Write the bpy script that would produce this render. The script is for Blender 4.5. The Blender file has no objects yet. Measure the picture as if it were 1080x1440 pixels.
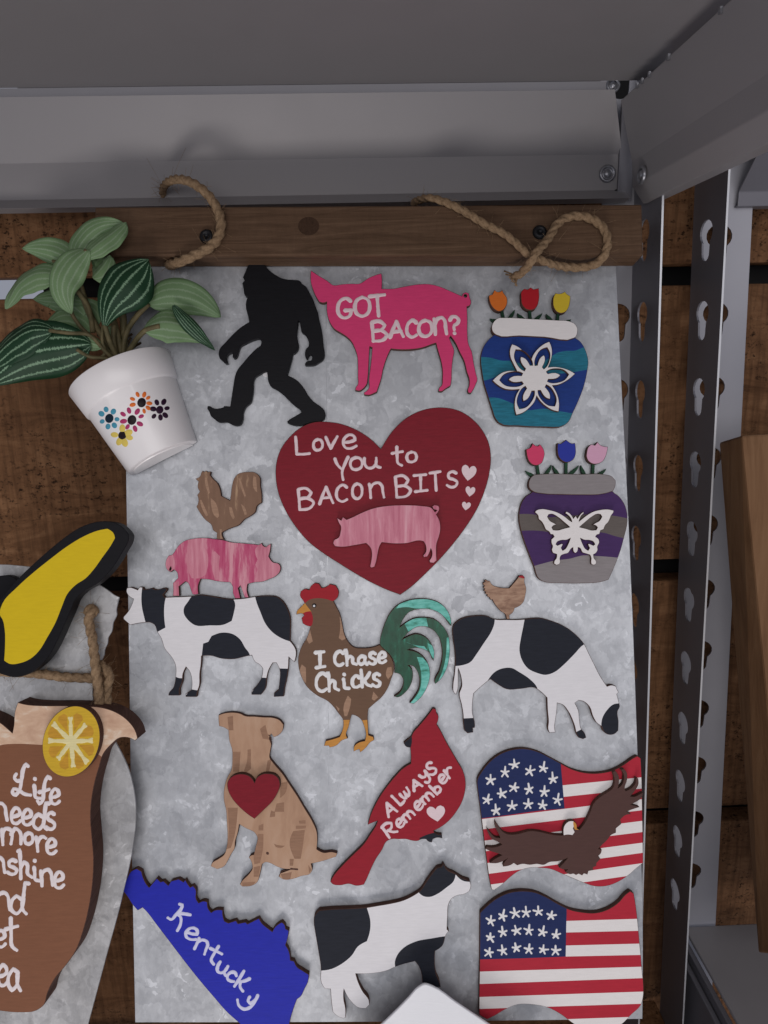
import bpy, math, random
from mathutils import Vector, Matrix
from mathutils.geometry import delaunay_2d_cdt
from mathutils.bvhtree import BVHTree
random.seed(7)
SC = bpy.context.scene
COL = SC.collection

# ------------------------------------------------------------------ camera, light, exposure
FPX = 1000.0                                   # focal length in pixels of the 1080 px wide picture
Yc = Vector((-.037, .240, 1.0)).normalized()   # world Y (depth) seen in camera axes (right, up, forward)
Zc = Vector((-.095, 4.165, -1.0)).normalized()
Xc = Yc.cross(Zc) * -1
if Xc.x < 0: Xc = -Xc
Xc.normalize(); Zc = (Zc - Yc * Zc.dot(Yc)).normalized()
CR = Vector((Xc.x, Yc.x, Zc.x)).normalized()   # camera right / up / forward in the world
CF = Vector((Xc.z, Yc.z, Zc.z)).normalized()
CU = CR.cross(CF).normalized()
cd = bpy.data.cameras.new('camera'); cam = bpy.data.objects.new('camera', cd); COL.objects.link(cam)
m = Matrix((CR, CU, -CF)).transposed().to_4x4(); cam.matrix_world = m
cd.sensor_fit = 'HORIZONTAL'; cd.sensor_width = 36; cd.lens = 36 * FPX / 1080
cd.clip_start = .01; cd.clip_end = 50
SC.camera = cam

w = bpy.data.worlds.new('World'); SC.world = w; w.use_nodes = True
bg = w.node_tree.nodes['Background']; bg.inputs[0].default_value = (.80, .84, 1, 1); bg.inputs[1].default_value = .30

def area(name, loc, target, sx, sy, energy, color):
    l = bpy.data.lights.new(name, 'AREA'); l.shape = 'RECTANGLE'; l.size = sx; l.size_y = sy
    l.energy = energy; l.color = color
    o = bpy.data.objects.new(name, l); COL.objects.link(o); o.location = loc
    o.rotation_euler = (Vector(target) - Vector(loc)).to_track_quat('-Z', 'Y').to_euler()
    return o
area('daylight_opening', (.05, -.80, .26), (0.02, .36, -.12), 1.1, .7, 5.8, (1, .965, .955))
area('bounce_from_floor', (-.20, -.55, -.93), (0, .37, .05), .50, .34, 4.6, (1, .95, .92))
SC.view_settings.view_transform = 'Standard'; SC.view_settings.look = 'None'
SC.view_settings.exposure = .08; SC.view_settings.gamma = 1
SC.view_settings.use_curve_mapping = False

# ------------------------------------------------------------------ helpers: rays and planes
def ray(x, y): return CF + CR * ((x - 540) / FPX) + CU * ((720 - y) / FPX)
def PY(x, y, Y): d = ray(x, y); return d * (Y / d.y)
# the leaning metal board: right, up and outward axes, origin
BU = (CU * 1.045 + CF * .035).normalized(); BR = CR; BN = BR.cross(BU).normalized()
B0 = ray(520, 370) * .345
MM = 1000.0
def bl(x, y, h):
    """pixel -> board-plane coordinates in mm at height h mm above the sheet"""
    d = ray(x, y); o = B0 + BN * (h / MM)
    p = d * (o.dot(BN) / d.dot(BN)) - B0
    return Vector((p.dot(BR) * MM, p.dot(BU) * MM))
def bw(v, h): return B0 + BR * (v[0] / MM) + BU * (v[1] / MM) + BN * (h / MM)
def B(x, y, h): return bw(bl(x, y, h), h)

def crop(x0, y0, s): return lambda pts: [(x0 + p[0] * s, y0 + p[1] * s) for p in pts]

def smooth(pts, closed=True, sub=4, corner=44):
    n = len(pts); P = [Vector(p) for p in pts]; out = []
    def tang(i):
        if not closed and i in (0, n - 1): return None
        a = P[i] - P[i - 1]; b = P[(i + 1) % n] - P[i]
        if a.length < 1e-9 or b.length < 1e-9: return None
        if a.angle(b) > math.radians(corner): return None
        la, lb = a.length, b.length
        return (a / la * lb + b / lb * la) / (la + lb)
    T = [tang(i) for i in range(n)]
    for i in range(n if closed else n - 1):
        p, q = P[i], P[(i + 1) % n]; d = q - p; L = d.length
        if L < 1e-9: continue
        t0 = T[i] * L if T[i] is not None else None; t1 = T[(i + 1) % n] * L if T[(i + 1) % n] is not None else None
        if t0 is None and t1 is None: out.append(p); continue
        if t0 is None: t0 = (d * 1.5 - t1 * .5)
        if t1 is None: t1 = (d * 1.5 - t0 * .5)
        for k in range(sub):
            t = k / sub; t2 = t * t; t3 = t2 * t
            out.append(p * (2*t3 - 3*t2 + 1) + t0 * (t3 - 2*t2 + t) + q * (3*t2 - 2*t3) + t1 * (t3 - t2))
    if not closed: out.append(P[-1])
    return out

def areap(p): return .5 * sum(p[i-1][0] * p[i][1] - p[i][0] * p[i-1][1] for i in range(len(p)))
def inside(c, poly):
    x, y = c; r = False; j = len(poly) - 1
    for i in range(len(poly)):
        xi, yi = poly[i][0], poly[i][1]; xj, yj = poly[j][0], poly[j][1]
        if (yi > y) != (yj > y) and x < (xj - xi) * (y - yi) / (yj - yi) + xi: r = not r
        j = i
    return r
def inset(p, c):
    n = len(p); out = []
    for i in range(n):
        a = (p[i] - p[i-1]); b = (p[(i+1) % n] - p[i])
        if a.length < 1e-7 or b.length < 1e-7: out.append(p[i].copy()); continue
        a.normalize(); b.normalize()
        na = Vector((-a.y, a.x)); nb = Vector((-b.y, b.x)); s = na + nb
        if s.length < .3: out.append(p[i] + na * c); continue
        s.normalize(); k = min(1 / max(s.dot(na), .5), 1.6)
        out.append(p[i] + s * c * k)
    return out

# ------------------------------------------------------------------ helpers: objects
def link(name, verts, faces, mats, mi=None, parent=None, smooth_sh=False, origin=None, uv=None):
    if origin is None:
        if parent is not None: origin = sum(verts, Vector()) / len(verts)
        else:
            c = sum(verts, Vector()) / len(verts); origin = Vector((c.x, c.y, min(v.z for v in verts)))
    me = bpy.data.meshes.new(name); me.from_pydata([v - origin for v in verts], [], faces)
    for mt in mats: me.materials.append(mt)
    if mi: me.polygons.foreach_set('material_index', mi)
    if smooth_sh: me.polygons.foreach_set('use_smooth', [True] * len(me.polygons))
    if uv:
        l = me.uv_layers.new(name='UVMap')
        for lp in me.loops: l.data[lp.index].uv = uv[lp.vertex_index]
    me.update()
    o = bpy.data.objects.new(name, me); COL.objects.link(o)
    if parent is not None:
        o.parent = parent; pw = parent.location.copy()
        q = parent.parent
        while q is not None: pw += q.location; q = q.parent
        o.location = origin - pw
    else: o.location = origin
    return o
def tag(o, label, cat=None, group=None, kind=None):
    if label: o['label'] = label
    if cat: o['category'] = cat
    if group: o['group'] = group
    if kind: o['kind'] = kind
    return o
def thing(name, loc, label, cat, group=None):
    o = bpy.data.objects.new(name, None); COL.objects.link(o); o.location = loc; o.empty_display_size = .01
    return tag(o, label, cat, group)

def slab(outline, holes, patches, h0, h1, frame, chamfer=.22):
    """outline etc in 2D mm; frame(v,h)->world. returns verts, faces, material indices: 0 face, 1 edge, 2.. patches"""
    P = [Vector(p) for p in outline]
    if areap(P) < 0: P.reverse()
    H = []
    for hh in holes:
        q = [Vector(p) for p in hh]
        if areap(q) > 0: q.reverse()
        H.append(q)
    rings = [P] + H
    ins = [inset(r, chamfer) if chamfer else [v.copy() for v in r] for r in rings]
    V2 = []; E = []
    for r in ins + [pp for pp, _ in patches]:
        s = len(V2); n = len(r); V2 += [Vector(v) for v in r]; E += [(s + i, s + (i + 1) % n) for i in range(n)]
    cv, ce, cf, *_ = delaunay_2d_cdt(V2, E, [], 0, 1e-5)
    verts = [frame(v, h1) for v in cv]; faces = []; mi = []
    for f in cf:
        c = (cv[f[0]] + cv[f[1]] + cv[f[2]]) / 3
        if not inside(c, ins[0]) or any(inside(c, q) for q in ins[1:]): continue
        k = 0
        for pp, mm in patches:
            if inside(c, pp): k = mm
        a = (cv[f[1]] - cv[f[0]]); b = (cv[f[2]] - cv[f[0]])
        ff = list(f)
        if a.x * b.y - a.y * b.x < 0: ff.reverse()
        faces.append(ff); mi.append(k)
    for r, q in zip(rings, ins):
        n = len(r); s = len(verts)
        verts += [frame(v, h1) for v in q] + [frame(v, h1 - chamfer) for v in r] + [frame(v, h0) for v in r]
        for i in range(n):
            j = (i + 1) % n
            if chamfer: faces.append([s+n+i, s+n+j, s+j, s+i]); mi.append(1)
            faces.append([s+2*n+i, s+2*n+j, s+n+j, s+n+i]); mi.append(1)
    # back
    V2 = []; E = []
    for r in rings:
        s = len(V2); n = len(r); V2 += [Vector(v) for v in r]; E += [(s + i, s + (i + 1) % n) for i in range(n)]
    cv, ce, cf, *_ = delaunay_2d_cdt(V2, E, [], 0, 1e-5)
    s = len(verts); verts += [frame(v, h0) for v in cv]
    for f in cf:
        c = (cv[f[0]] + cv[f[1]] + cv[f[2]]) / 3
        if not inside(c, rings[0]) or any(inside(c, q) for q in rings[1:]): continue
        a = (cv[f[1]] - cv[f[0]]); b = (cv[f[2]] - cv[f[0]])
        ff = [s + i for i in f]
        if a.x * b.y - a.y * b.x > 0: ff.reverse()
        faces.append(ff); mi.append(1)
    return verts, faces, mi

def cutout(name, pts, h0, h1, face, edge, patches=(), holes=(), parent=None, sub=4, corner=44, chamfer=.22, wob=0):
    """traced pixel outline -> slab standing off the board between h0 and h1 mm"""
    o = [bl(p[0], p[1], h1) for p in smooth(pts, True, sub, corner)]
    hs = [[bl(p[0], p[1], h1) for p in smooth(q, True, sub, corner)] for q in holes]
    mats = [face, edge]; pp = []
    for poly, mt in patches:
        if mt not in mats: mats.append(mt)
        pp.append(([bl(p[0], p[1], h1) for p in smooth(poly, True, 4, corner)], mats.index(mt)))
    v, f, mi = slab(o, hs, pp, h0, h1, bw, chamfer)
    return link(name, v, f, mats, mi, parent)

def strokes(name, lines, h, r, mat, parent, hh=.2, frame=None, wob=.11):
    """painted pen lines: raised rounded ribbons. lines: list of px polylines (or (polyline, radius px))"""
    V = []; F = []
    for ln in lines:
        rad = r
        if isinstance(ln, tuple) and isinstance(ln[0], list): ln, rad = ln
        p = smooth(ln, False, 5, 80) if len(ln) > 2 else [Vector(q) for q in ln]
        q = [bl(a[0], a[1], h) for a in p]
        rm = rad * .345 / FPX * MM * 1.0
        dense = [q[0]]
        for a, b in zip(q, q[1:]):
            k = max(1, int((b - a).length / .5))
            for i in range(1, k + 1): dense.append(a.lerp(b, i / k))
        q = dense
        if len(q) < 2: continue
        d0 = (q[0] - q[1]).normalized() * rm; d1 = (q[-1] - q[-2]).normalized() * rm
        caps = [.0, .35, .7, 1.0]
        S = [(q[0] + d0 * math.cos(c * math.pi / 2), math.sin(c * math.pi / 2)) for c in caps[:-1]]
        ph = random.uniform(0, 6); nq = len(q)
        S += [(a, (1 + wob * math.sin(i * .35 + ph) + .5 * wob * math.sin(i * 1.3 + ph * 2)) * (1.10 - .22 * i / nq)) for i, a in enumerate(q)]
        S += [(q[-1] + d1 * math.cos(c * math.pi / 2), math.sin(c * math.pi / 2)) for c in caps[-2::-1]]
        s = len(V); K = 7
        for i, (c, sc) in enumerate(S):
            a = S[max(i-1, 0)][0]; b = S[min(i+1, len(S)-1)][0]; t = (b - a)
            t = t.normalized() if t.length > 1e-9 else Vector((1, 0))
            nn = Vector((-t.y, t.x))
            for k in range(K):
                an = math.pi * k / (K - 1)
                V.append(bw(c + nn * (rm * sc * math.cos(an)), h + (hh * (.25 + .75 * min(sc, 1)) * math.sin(an)) - .02))
        for i in range(len(S) - 1):
            for k in range(K - 1): F.append([s+i*K+k, s+(i+1)*K+k, s+(i+1)*K+k+1, s+i*K+k+1])
    return link(name, V, F, [mat], None, parent, True)

def tube(V, F, pts, rad, K=14, lobes=0, twist=0., lob=.16, cap=True):
    """sweep along 3D points (metres); rad may be a function of 0..1; lobes make a laid rope"""
    s0 = len(V); n = len(pts); up = Vector((.13, -.8, .5)).normalized(); L = 0
    for i, p in enumerate(pts):
        t = (pts[min(i+1, n-1)] - pts[max(i-1, 0)]).normalized()
        if i: L += (p - pts[i-1]).length
        a = up - t * up.dot(t); a.normalize(); up = a; b = t.cross(a)
        R = rad(i / (n - 1)) if callable(rad) else rad
        for k in range(K):
            an = 2 * math.pi * k / K
            rr = R * (1 + (lob * (abs(math.cos(lobes * .5 * (an - L * twist))) * 2 - 1) if lobes else 0))
            V.append(p + a * (math.cos(an) * rr) + b * (math.sin(an) * rr))
    for i in range(n - 1):
        for k in range(K):
            F.append([s0+i*K+k, s0+i*K+(k+1) % K, s0+(i+1)*K+(k+1) % K, s0+(i+1)*K+k])
    if cap:
        F.append([s0 + k for k in range(K)][::-1]); F.append([s0 + (n-1)*K + k for k in range(K)])

def path3(P, step=.0006):
    q = smooth(P, False, 8, 100); out = [q[0]]
    for a, b in zip(q, q[1:]):
        k = max(1, int((b - a).length / step))
        for i in range(1, k + 1): out.append(a.lerp(b, i / k))
    return out

def rope(name, pxs, rad, mat, parent, fuzz=40, hscale=1, frays=()):
    P = path3([B(x, y, h) for x, y, h in pxs]); V = []; F = []
    tube(V, F, P, (lambda u: (rad(u) if callable(rad) else rad) * .82), 21, 3, 440, .22)
    rnd = random.Random(len(P))
    for k in range(fuzz * 2):
        p = P[rnd.randrange(len(P))]; d = Vector((rnd.gauss(0, 1), rnd.gauss(-.3, .7), rnd.gauss(0, 1))).normalized()
        L = rnd.uniform(.0015, .006) * (1.8 if rnd.random() < .12 else 1); c = Vector((rnd.gauss(0, 1), rnd.gauss(0, 1), rnd.gauss(0, 1))) * L * .35
        R = (rad(.5) if callable(rad) else rad)
        a = p + d * R * .6
        tube(V, F, [a, a + d * L * .5 + c * .4, a + d * L + c], .00006, 3)
    for (x0, y0, h0, x1, y1, h1) in frays:
        a = B(x0, y0, h0); b = B(x1, y1, h1)
        tube(V, F, [a, a.lerp(b, .5) + Vector((rnd.gauss(0, .0006), 0, rnd.gauss(0, .0006))), b], .0004, 6)
    return link(name, V, F, [mat], None, parent, True)

def box(name, corners8, mat, parent=None, bev=.0006):
    """corners: 4 of the front (ccw seen from the front) then 4 behind them"""
    f = [[0,1,2,3],[7,6,5,4],[0,4,5,1],[1,5,6,2],[2,6,7,3],[3,7,4,0]]
    o = link(name, [Vector(c) for c in corners8], f, [mat], None, parent)
    if bev:
        b = o.modifiers.new('bevel', 'BEVEL'); b.width = bev; b.segments = 2
    return o
def abox(name, x0, x1, y0, y1, z0, z1, mat, parent=None, bev=.0006):
    return box(name, [(x0,y0,z0),(x1,y0,z0),(x1,y0,z1),(x0,y0,z1),(x0,y1,z0),(x1,y1,z0),(x1,y1,z1),(x0,y1,z1)], mat, parent, bev)

# ------------------------------------------------------------------ materials
def S(c): return tuple(((v/255)/12.92 if v/255 <= .04045 else ((v/255+.055)/1.055)**2.4) for v in c)
class N:
    def __init__(s, name):
        s.m = bpy.data.materials.new(name); s.m.use_nodes = True; s.t = s.m.node_tree; s.b = s.t.nodes['Principled BSDF']
    def n(s, ty, **k):
        x = s.t.nodes.new(ty)
        for a, v in k.items():
            if a.startswith('i_'): x.inputs[a[2:].replace('_', ' ')].default_value = v
            else: setattr(x, a, v)
        return x
    def l(s, a, b): s.t.links.new(a, b)
    def coord(s, scale=(1,1,1), rot=(0,0,0), kind='Object'):
        c = s.n('ShaderNodeTexCoord'); mp = s.n('ShaderNodeMapping'); mp.inputs['Scale'].default_value = scale; mp.inputs['Rotation'].default_value = rot
        s.l(c.outputs[kind], mp.inputs['Vector']); return mp.outputs[0]
    def noise(s, vec, scale, detail=4, rough=.55, dist=0):
        x = s.n('ShaderNodeTexNoise'); x.inputs['Scale'].default_value = scale; x.inputs['Detail'].default_value = detail
        x.inputs['Roughness'].default_value = rough; x.inputs['Distortion'].default_value = dist
        s.l(vec, x.inputs['Vector']); return x.outputs['Fac']
    def ramp(s, fac, stops, interp='LINEAR'):
        r = s.n('ShaderNodeValToRGB'); r.color_ramp.interpolation = interp; e = r.color_ramp.elements
        while len(e) < len(stops): e.new(.5)
        for el, (p, c) in zip(e, stops): el.position = p; el.color = (*c, 1) if len(c) == 3 else c
        s.l(fac, r.inputs[0]); return r.outputs[0]
    def mix(s, fac, a, b, mode='MIX'):
        x = s.n('ShaderNodeMix', data_type='RGBA', blend_type=mode)
        for v, i in ((fac, 0), (a, 6), (b, 7)):
            if hasattr(v, 'links') or hasattr(v, 'is_linked'): s.l(v, x.inputs[i])
            elif i == 0: x.inputs[0].default_value = v
            else: x.inputs[i].default_value = (*v, 1)
        return x.outputs[2]
    def math(s, op, a, b=0.):
        x = s.n('ShaderNodeMath', operation=op)
        for v, i in ((a, 0), (b, 1)):
            if hasattr(v, 'is_linked'): s.l(v, x.inputs[i])
            else: x.inputs[i].default_value = v
        return x.outputs[0]
    def bump(s, h, st=.2, dist=.0004):
        x = s.n('ShaderNodeBump'); x.inputs['Strength'].default_value = st; x.inputs['Distance'].default_value = dist
        s.l(h, x.inputs['Height']); s.l(x.outputs[0], s.b.inputs['Normal'])
    def base(s, c):
        if hasattr(c, 'is_linked'): s.l(c, s.b.inputs['Base Color'])
        else: s.b.inputs['Base Color'].default_value = (*c, 1)
    def rough(s, r):
        if hasattr(r, 'is_linked'): s.l(r, s.b.inputs['Roughness'])
        else: s.b.inputs['Roughness'].default_value = r
    def val(s, **k):
        for a, v in k.items(): s.b.inputs[a.replace('_', ' ')].default_value = v
def sc(c, k): return tuple(min(1, v * k) for v in c)

def paint(name, c, rough=.6, var=.12, direction=(1, .2, 8), coat=0., spec=.14):
    """brushed craft paint on plywood: colour drift along the brush and fine ridges"""
    M = N(name); v = M.coord(direction)
    f = M.noise(v, 160, 5, .6); g = M.noise(M.coord(), 60, 3)
    k = M.mix(M.ramp(f, [(.3, (0, 0, 0)), (.72, (1, 1, 1))]), sc(c, 1 - var), sc(c, 1 + var))
    k = M.mix(M.math('MULTIPLY', g, .35), k, sc(c, .82)); M.base(k); M.rough(rough); M.val(Specular_IOR_Level=spec, Coat_Weight=coat, Coat_Roughness=.2)
    M.bump(f, .25, .0003); return M.m
def striped(name, stops, direction, scale, rough=.6, dist=0.4):
    """two or three paint tones dragged out in streaks"""
    M = N(name); f = M.noise(M.coord(direction), scale, 6, .62, dist)
    M.base(M.ramp(f, stops)); M.rough(rough); M.bump(f, .3, .0003); M.val(Specular_IOR_Level=.3 if rough < .4 else .15); return M.m

def wood_mat(name, c0, c1, c2, scale=1., rough=.7, speck=True, axis=(6, 60, 60), saw=.35):
    M = N(name); v = M.coord(axis)
    g = M.noise(v, 2.2 * scale, 8, .68, 1.6); big = M.noise(M.coord(), 16 * scale, 3)
    c = M.ramp(g, [(.25, c0), (.5, c1), (.75, c2)])
    c = M.mix(M.math('MULTIPLY', big, .55), c, c0)
    # upright saw marks
    sw = M.noise(M.coord((1.2, 1, .10)), 260 * scale, 3, .6)
    c = M.mix(M.math('MULTIPLY', M.ramp(sw, [(.42, (0, 0, 0)), (.62, (1, 1, 1))]), saw), c, sc(c0, .7))
    if speck:
        sp = M.noise(M.coord((1, 1, 1.4)), 330 * scale, 4, .7); reg = M.noise(M.coord(), 26, 2)
        s2 = M.math('MULTIPLY', M.ramp(sp, [(.54, (0, 0, 0)), (.66, (1, 1, 1))]), M.ramp(reg, [(.34, (0, 0, 0)), (.58, (1, 1, 1))]))
        c = M.mix(s2, c, sc(c0, .25))
    M.base(c); M.rough(rough); M.val(Specular_IOR_Level=.1)
    M.bump(M.math('ADD', g, M.math('MULTIPLY', sw, .5)), .45, .0008); return M.m

def galvanized(name, lo, mid, hi):
    """zinc spangle: soft clouds, dabbed flakes, fine rolled grain and a few bright crystals"""
    M = N(name); v = M.coord()
    wv = M.n('ShaderNodeTexNoise'); wv.inputs['Scale'].default_value = 120; wv.inputs['Detail'].default_value = 5; M.l(v, wv.inputs['Vector'])
    ad = M.n('ShaderNodeVectorMath', operation='MULTIPLY_ADD'); M.l(wv.outputs['Color'], ad.inputs[0]); ad.inputs[1].default_value = (.016, .016, .016); M.l(v, ad.inputs[2])
    def cells(sc_):
        vo = M.n('ShaderNodeTexVoronoi'); vo.inputs['Scale'].default_value = sc_; M.l(ad.outputs[0], vo.inputs['Vector'])
        sp = M.n('ShaderNodeSeparateColor'); M.l(vo.outputs['Color'], sp.inputs[0]); return sp
    c1, c2 = cells(130), cells(330)
    n0 = M.noise(v, 13, 3, .5); n1 = M.noise(v, 60, 6, .65, .6); n2 = M.noise(M.coord((1, 1, .35)), 420, 5, .7)
    f = M.math('MULTIPLY', c1.outputs[0], .12)
    for q, k in ((c2.outputs[0], .10), (n0, .42), (n1, .40), (n2, .26)): f = M.math('ADD', f, M.math('MULTIPLY', q, k))
    c = M.ramp(f, [(.50, lo), (.665, mid), (.82, hi)])
    fl = M.math('MULTIPLY', M.ramp(c2.outputs[1], [(.90, (0, 0, 0)), (.91, (1, 1, 1))]), M.ramp(n1, [(.52, (0, 0, 0)), (.58, (1, 1, 1))]))
    c = M.mix(M.math('MULTIPLY', fl, .55), c, sc(hi, 1.25))
    M.base(c); M.val(Metallic=.5)
    M.rough(M.ramp(M.math('ADD', M.math('MULTIPLY', c1.outputs[1], .35), M.math('MULTIPLY', n1, .65)), [(.2, (.36,)*3), (.8, (.58,)*3)]))
    M.bump(M.math('ADD', f, n2), .10, .0004); return M.m

def grey_steel(name, c, rough=.42, metal=.35):
    M = N(name); v = M.coord(); n = M.noise(v, 45, 4); n2 = M.noise(v, 900, 3)
    M.base(M.mix(n, sc(c, .95), sc(c, 1.04))); M.rough(M.ramp(n, [(.3, (rough - .02,)*3), (.7, (rough + .03,)*3)])); M.val(Metallic=metal, Specular_IOR_Level=.35)
    M.bump(n2, .05, .0001); return M.m

M_board = galvanized('galvanized sheet', (.325, .333, .352), (.42, .43, .45), (.54, .552, .575))
M_jarplate = galvanized('galvanized jar sheet', (.31, .305, .305), (.43, .425, .425), (.56, .555, .555))
M_edge = paint('burnt plywood edge', (.095, .048, .036), .8, .4)
M_black = paint('black paint', (.0065, .0062, .008), .5, .2)
M_cblack = paint('charcoal paint', (.016, .018, .026), .6, .2)
M_white = paint('white paint', (.74, .72, .73), .6, .05)
M_cream = paint('cream white paint', (.76, .72, .70), .6, .04)
M_pink = paint('hot pink paint', (.66, .050, .165), .55, .08)
M_red = paint('heart red paint', (.205, .010, .020), .5, .14)
M_red2 = paint('cardinal red paint', (.30, .014, .026), .55, .1)
M_flagred = paint('flag red paint', (.42, .022, .040), .55, .08)
M_navy = paint('navy paint', (.016, .026, .095), .55, .12)
M_kyblue = paint('royal blue paint', (.018, .024, .38), .5, .1)
M_lblue = paint('vase blue paint', (.013, .040, .20), .55, .16)
M_teal = paint('vase teal paint', (.018, .16, .23), .55, .3)
M_purple = paint('purple paint', (.060, .026, .105), .6, .12)
M_taupe = paint('taupe paint', (.125, .105, .095), .6, .12)
M_vgrey = paint('warm grey paint', (.25, .225, .225), .6, .1)
M_vgreen = paint('dark green paint', (.012, .045, .022), .5, .3)
M_leafpaint = paint('leaf green paint', (.016, .060, .028), .5, .3)
M_orange = paint('orange paint', (.62, .15, .022), .55, .08)
M_tulred = paint('tulip red paint', (.40, .012, .020), .5, .06)
M_yellow = paint('tulip yellow paint', (.58, .42, .03), .5, .06)
M_tulpink = paint('tulip pink paint', (.62, .05, .13), .5, .06)
M_tulblue = paint('tulip blue paint', (.022, .035, .30), .5, .06)
M_tullight = paint('tulip light pink paint', (.62, .34, .46), .5, .05)
M_brown = paint('rooster brown paint', (.155, .088, .055), .6, .07)
M_tan = paint('tan dry brush', (.36, .22, .145), .7, .2)
M_gold = paint('golden orange paint', (.55, .25, .055), .6, .12)
M_comb = paint('comb red paint', (.34, .016, .025), .55, .08)
M_green = striped('glossy green tail paint', [(.40, (.003, .050, .022)), (.60, (.006, .085, .042)), (.76, (.03, .26, .17))], (3, 1, 1), 130, .34)
M_mint = striped('mint tail paint', [(.30, (.012, .15, .09)), (.46, (.09, .42, .34)), (.70, (.22, .60, .52))], (1, 1, 3), 120, .36)
M_eagle = paint('eagle brown paint', (.085, .042, .036), .6, .08)
M_stackpig = striped('streaked pink paint', [(.36, (.43, .05, .13)), (.50, (.50, .10, .185)), (.62, (.64, .29, .34))], (3.2, 1, .35), 95, .6, .2)
M_lightpig = striped('pale streaked pink paint', [(.30, (.45, .12, .18)), (.55, (.60, .23, .29)), (.75, (.70, .37, .42))], (4, 1, .4), 85)
M_stackrooster = striped('brown dry brushed paint', [(.42, (.20, .115, .075)), (.60, (.225, .13, .085)), (.70, (.40, .26, .16))], (5, 1, 1), 60, .65, .2)
M_hen = striped('hen streaked wood', [(.34, (.22, .125, .085)), (.52, (.36, .22, .15)), (.70, (.46, .31, .215))], (2, 1, 7), 60)
M_dog = striped('light brown dog paint', [(.28, (.36, .21, .135)), (.5, (.44, .27, .175)), (.75, (.50, .33, .23))], (2, 1, .6), 70, .7)
M_dogdark = paint('darker brown brush marks', (.30, .17, .108), .7, .14)
M_jug = paint('tea brown paint', (.215, .090, .048), .55, .08)
M_foam = striped('cream peach foam paint', [(.30, (.50, .31, .21)), (.55, (.62, .42, .29)), (.72, (.74, .64, .52))], (1, 1, 2), 110)
M_lemon = paint('lemon yellow paint', (.60, .38, .03), .5, .12)
M_lemonseg = paint('lemon segment orange', (.52, .27, .03), .5, .2)
M_lemonpith = paint('lemon pith cream', (.74, .65, .34), .5, .15)
M_signyel = paint('sign yellow paint', (.66, .47, .012), .55, .05)
M_letter = paint('white lettering paint', (.78, .70, .70), .5, .04)
M_letterw = paint('clean white lettering paint', (.78, .76, .75), .5, .04)
M_letterp = paint('pinkish white lettering', (.76, .60, .62), .5, .05)
M_letterb = paint('bluish white lettering', (.62, .62, .80), .5, .05)
M_rail = wood_mat('stained rail wood', (.064, .036, .021), (.13, .076, .046), (.20, .122, .075), 1.3, .62, False, (5, 60, 90), .1)
M_plank = wood_mat('rough sawn planks', (.090, .041, .019), (.215, .105, .050), (.33, .175, .088), 1., .75, True, (9, 60, 38), .5)
M_frame = wood_mat('leaning frame wood', (.105, .052, .025), (.19, .102, .052), (.25, .145, .078), .6, .65, False, (60, 60, 7), .05)
M_dark = N('dark backing'); M_dark.base((.008, .007, .007)); M_dark.rough(.9); M_dark = M_dark.m  # near black, stands in for the shade inside the plank gaps
M_steel = grey_steel('grey shelf steel', (.275, .26, .264), .5, .15)
M_steel2 = grey_steel('grey post steel', (.165, .16, .178), .42, .3)
M_flange_lit = grey_steel('lit post flange', (.36, .355, .385), .45, .2)  # paler copy of the post steel: light on the wall flange put into colour
M_rivet = grey_steel('rivet steel', (.30, .30, .32), .3, .7)
M_cutedge = grey_steel('bright cut edge', (.62, .62, .64), .35, .3)
M_screw = grey_steel('black screw', (.02, .02, .022), .4, .5)
M_plastic = paint('smooth white plastic', (.78, .78, .80), .35, .01, spec=.5)
M_pot = N('white pot'); M_pot.base((.80, .765, .755)); M_pot.rough(.38); M_pot.val(Coat_Weight=.25, Coat_Roughness=.25)
M_pot.bump(M_pot.noise(M_pot.coord((1, 1, 1)), 160, 3), .05, .0003); M_pot = M_pot.m
M_soil = paint('dark stem moss', (.05, .034, .02), .9, .4)
M_stem = striped('olive brown stems', [(.35, (.075, .066, .032)), (.65, (.15, .12, .06))], (1, 1, 1), 200, .5)

def rope_mat():
    M = N('jute fibres'); v = M.coord()
    n = M.noise(M.coord((1, 1, 1)), 700, 5, .7); g = M.noise(v, 90, 3)
    M.base(M.mix(M.math('MULTIPLY', g, .6), M.ramp(n, [(.3, (.15, .095, .052)), (.55, (.31, .205, .12)), (.8, (.43, .31, .20))]), (.20, .13, .075)))
    M.rough(.85); M.val(Specular_IOR_Level=.15); M.bump(n, .6, .0006); return M.m
M_rope = rope_mat()

def leaf_mat(name, base, stripe, wide):
    M = N(name); c = M.n('ShaderNodeTexCoord'); se = M.n('ShaderNodeSeparateXYZ'); M.l(c.outputs['UV'], se.inputs[0])
    a = M.math('MULTIPLY', M.math('ABSOLUTE', M.math('SUBTRACT', se.outputs[0], .5)), 2.)
    mp = M.n('ShaderNodeMapping'); mp.inputs['Scale'].default_value = (4, 30, 1); M.l(c.outputs['UV'], mp.inputs['Vector'])
    n = M.noise(mp.outputs[0], 2.4, 5, .7)
    a2 = M.math('ADD', a, M.math('MULTIPLY', M.math('SUBTRACT', n, .5), .30))
    b, s = base, stripe
    wv = .045 * wide
    col = M.ramp(a2, [(0, s), (wv * .9, s), (wv * 1.5, b), (.36 - wv, b), (.36, s), (.36 + wv, s), (.36 + 2*wv, b), (.70 - wv, b), (.70, s), (.70 + wv * .8, s), (.70 + 2*wv, b), (1, b)])
    n3 = M.noise(M.coord(), 120, 4)
    col = M.mix(M.math('MULTIPLY', n3, .4), col, sc(b, .75)); M.base(col); M.rough(.5); M.val(Specular_IOR_Level=.25)
    M.bump(a2, .3, .0006); return M.m
M_leafdark = leaf_mat('dark striped leaf', (.010, .042, .017), (.24, .38, .24), .75)
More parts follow.
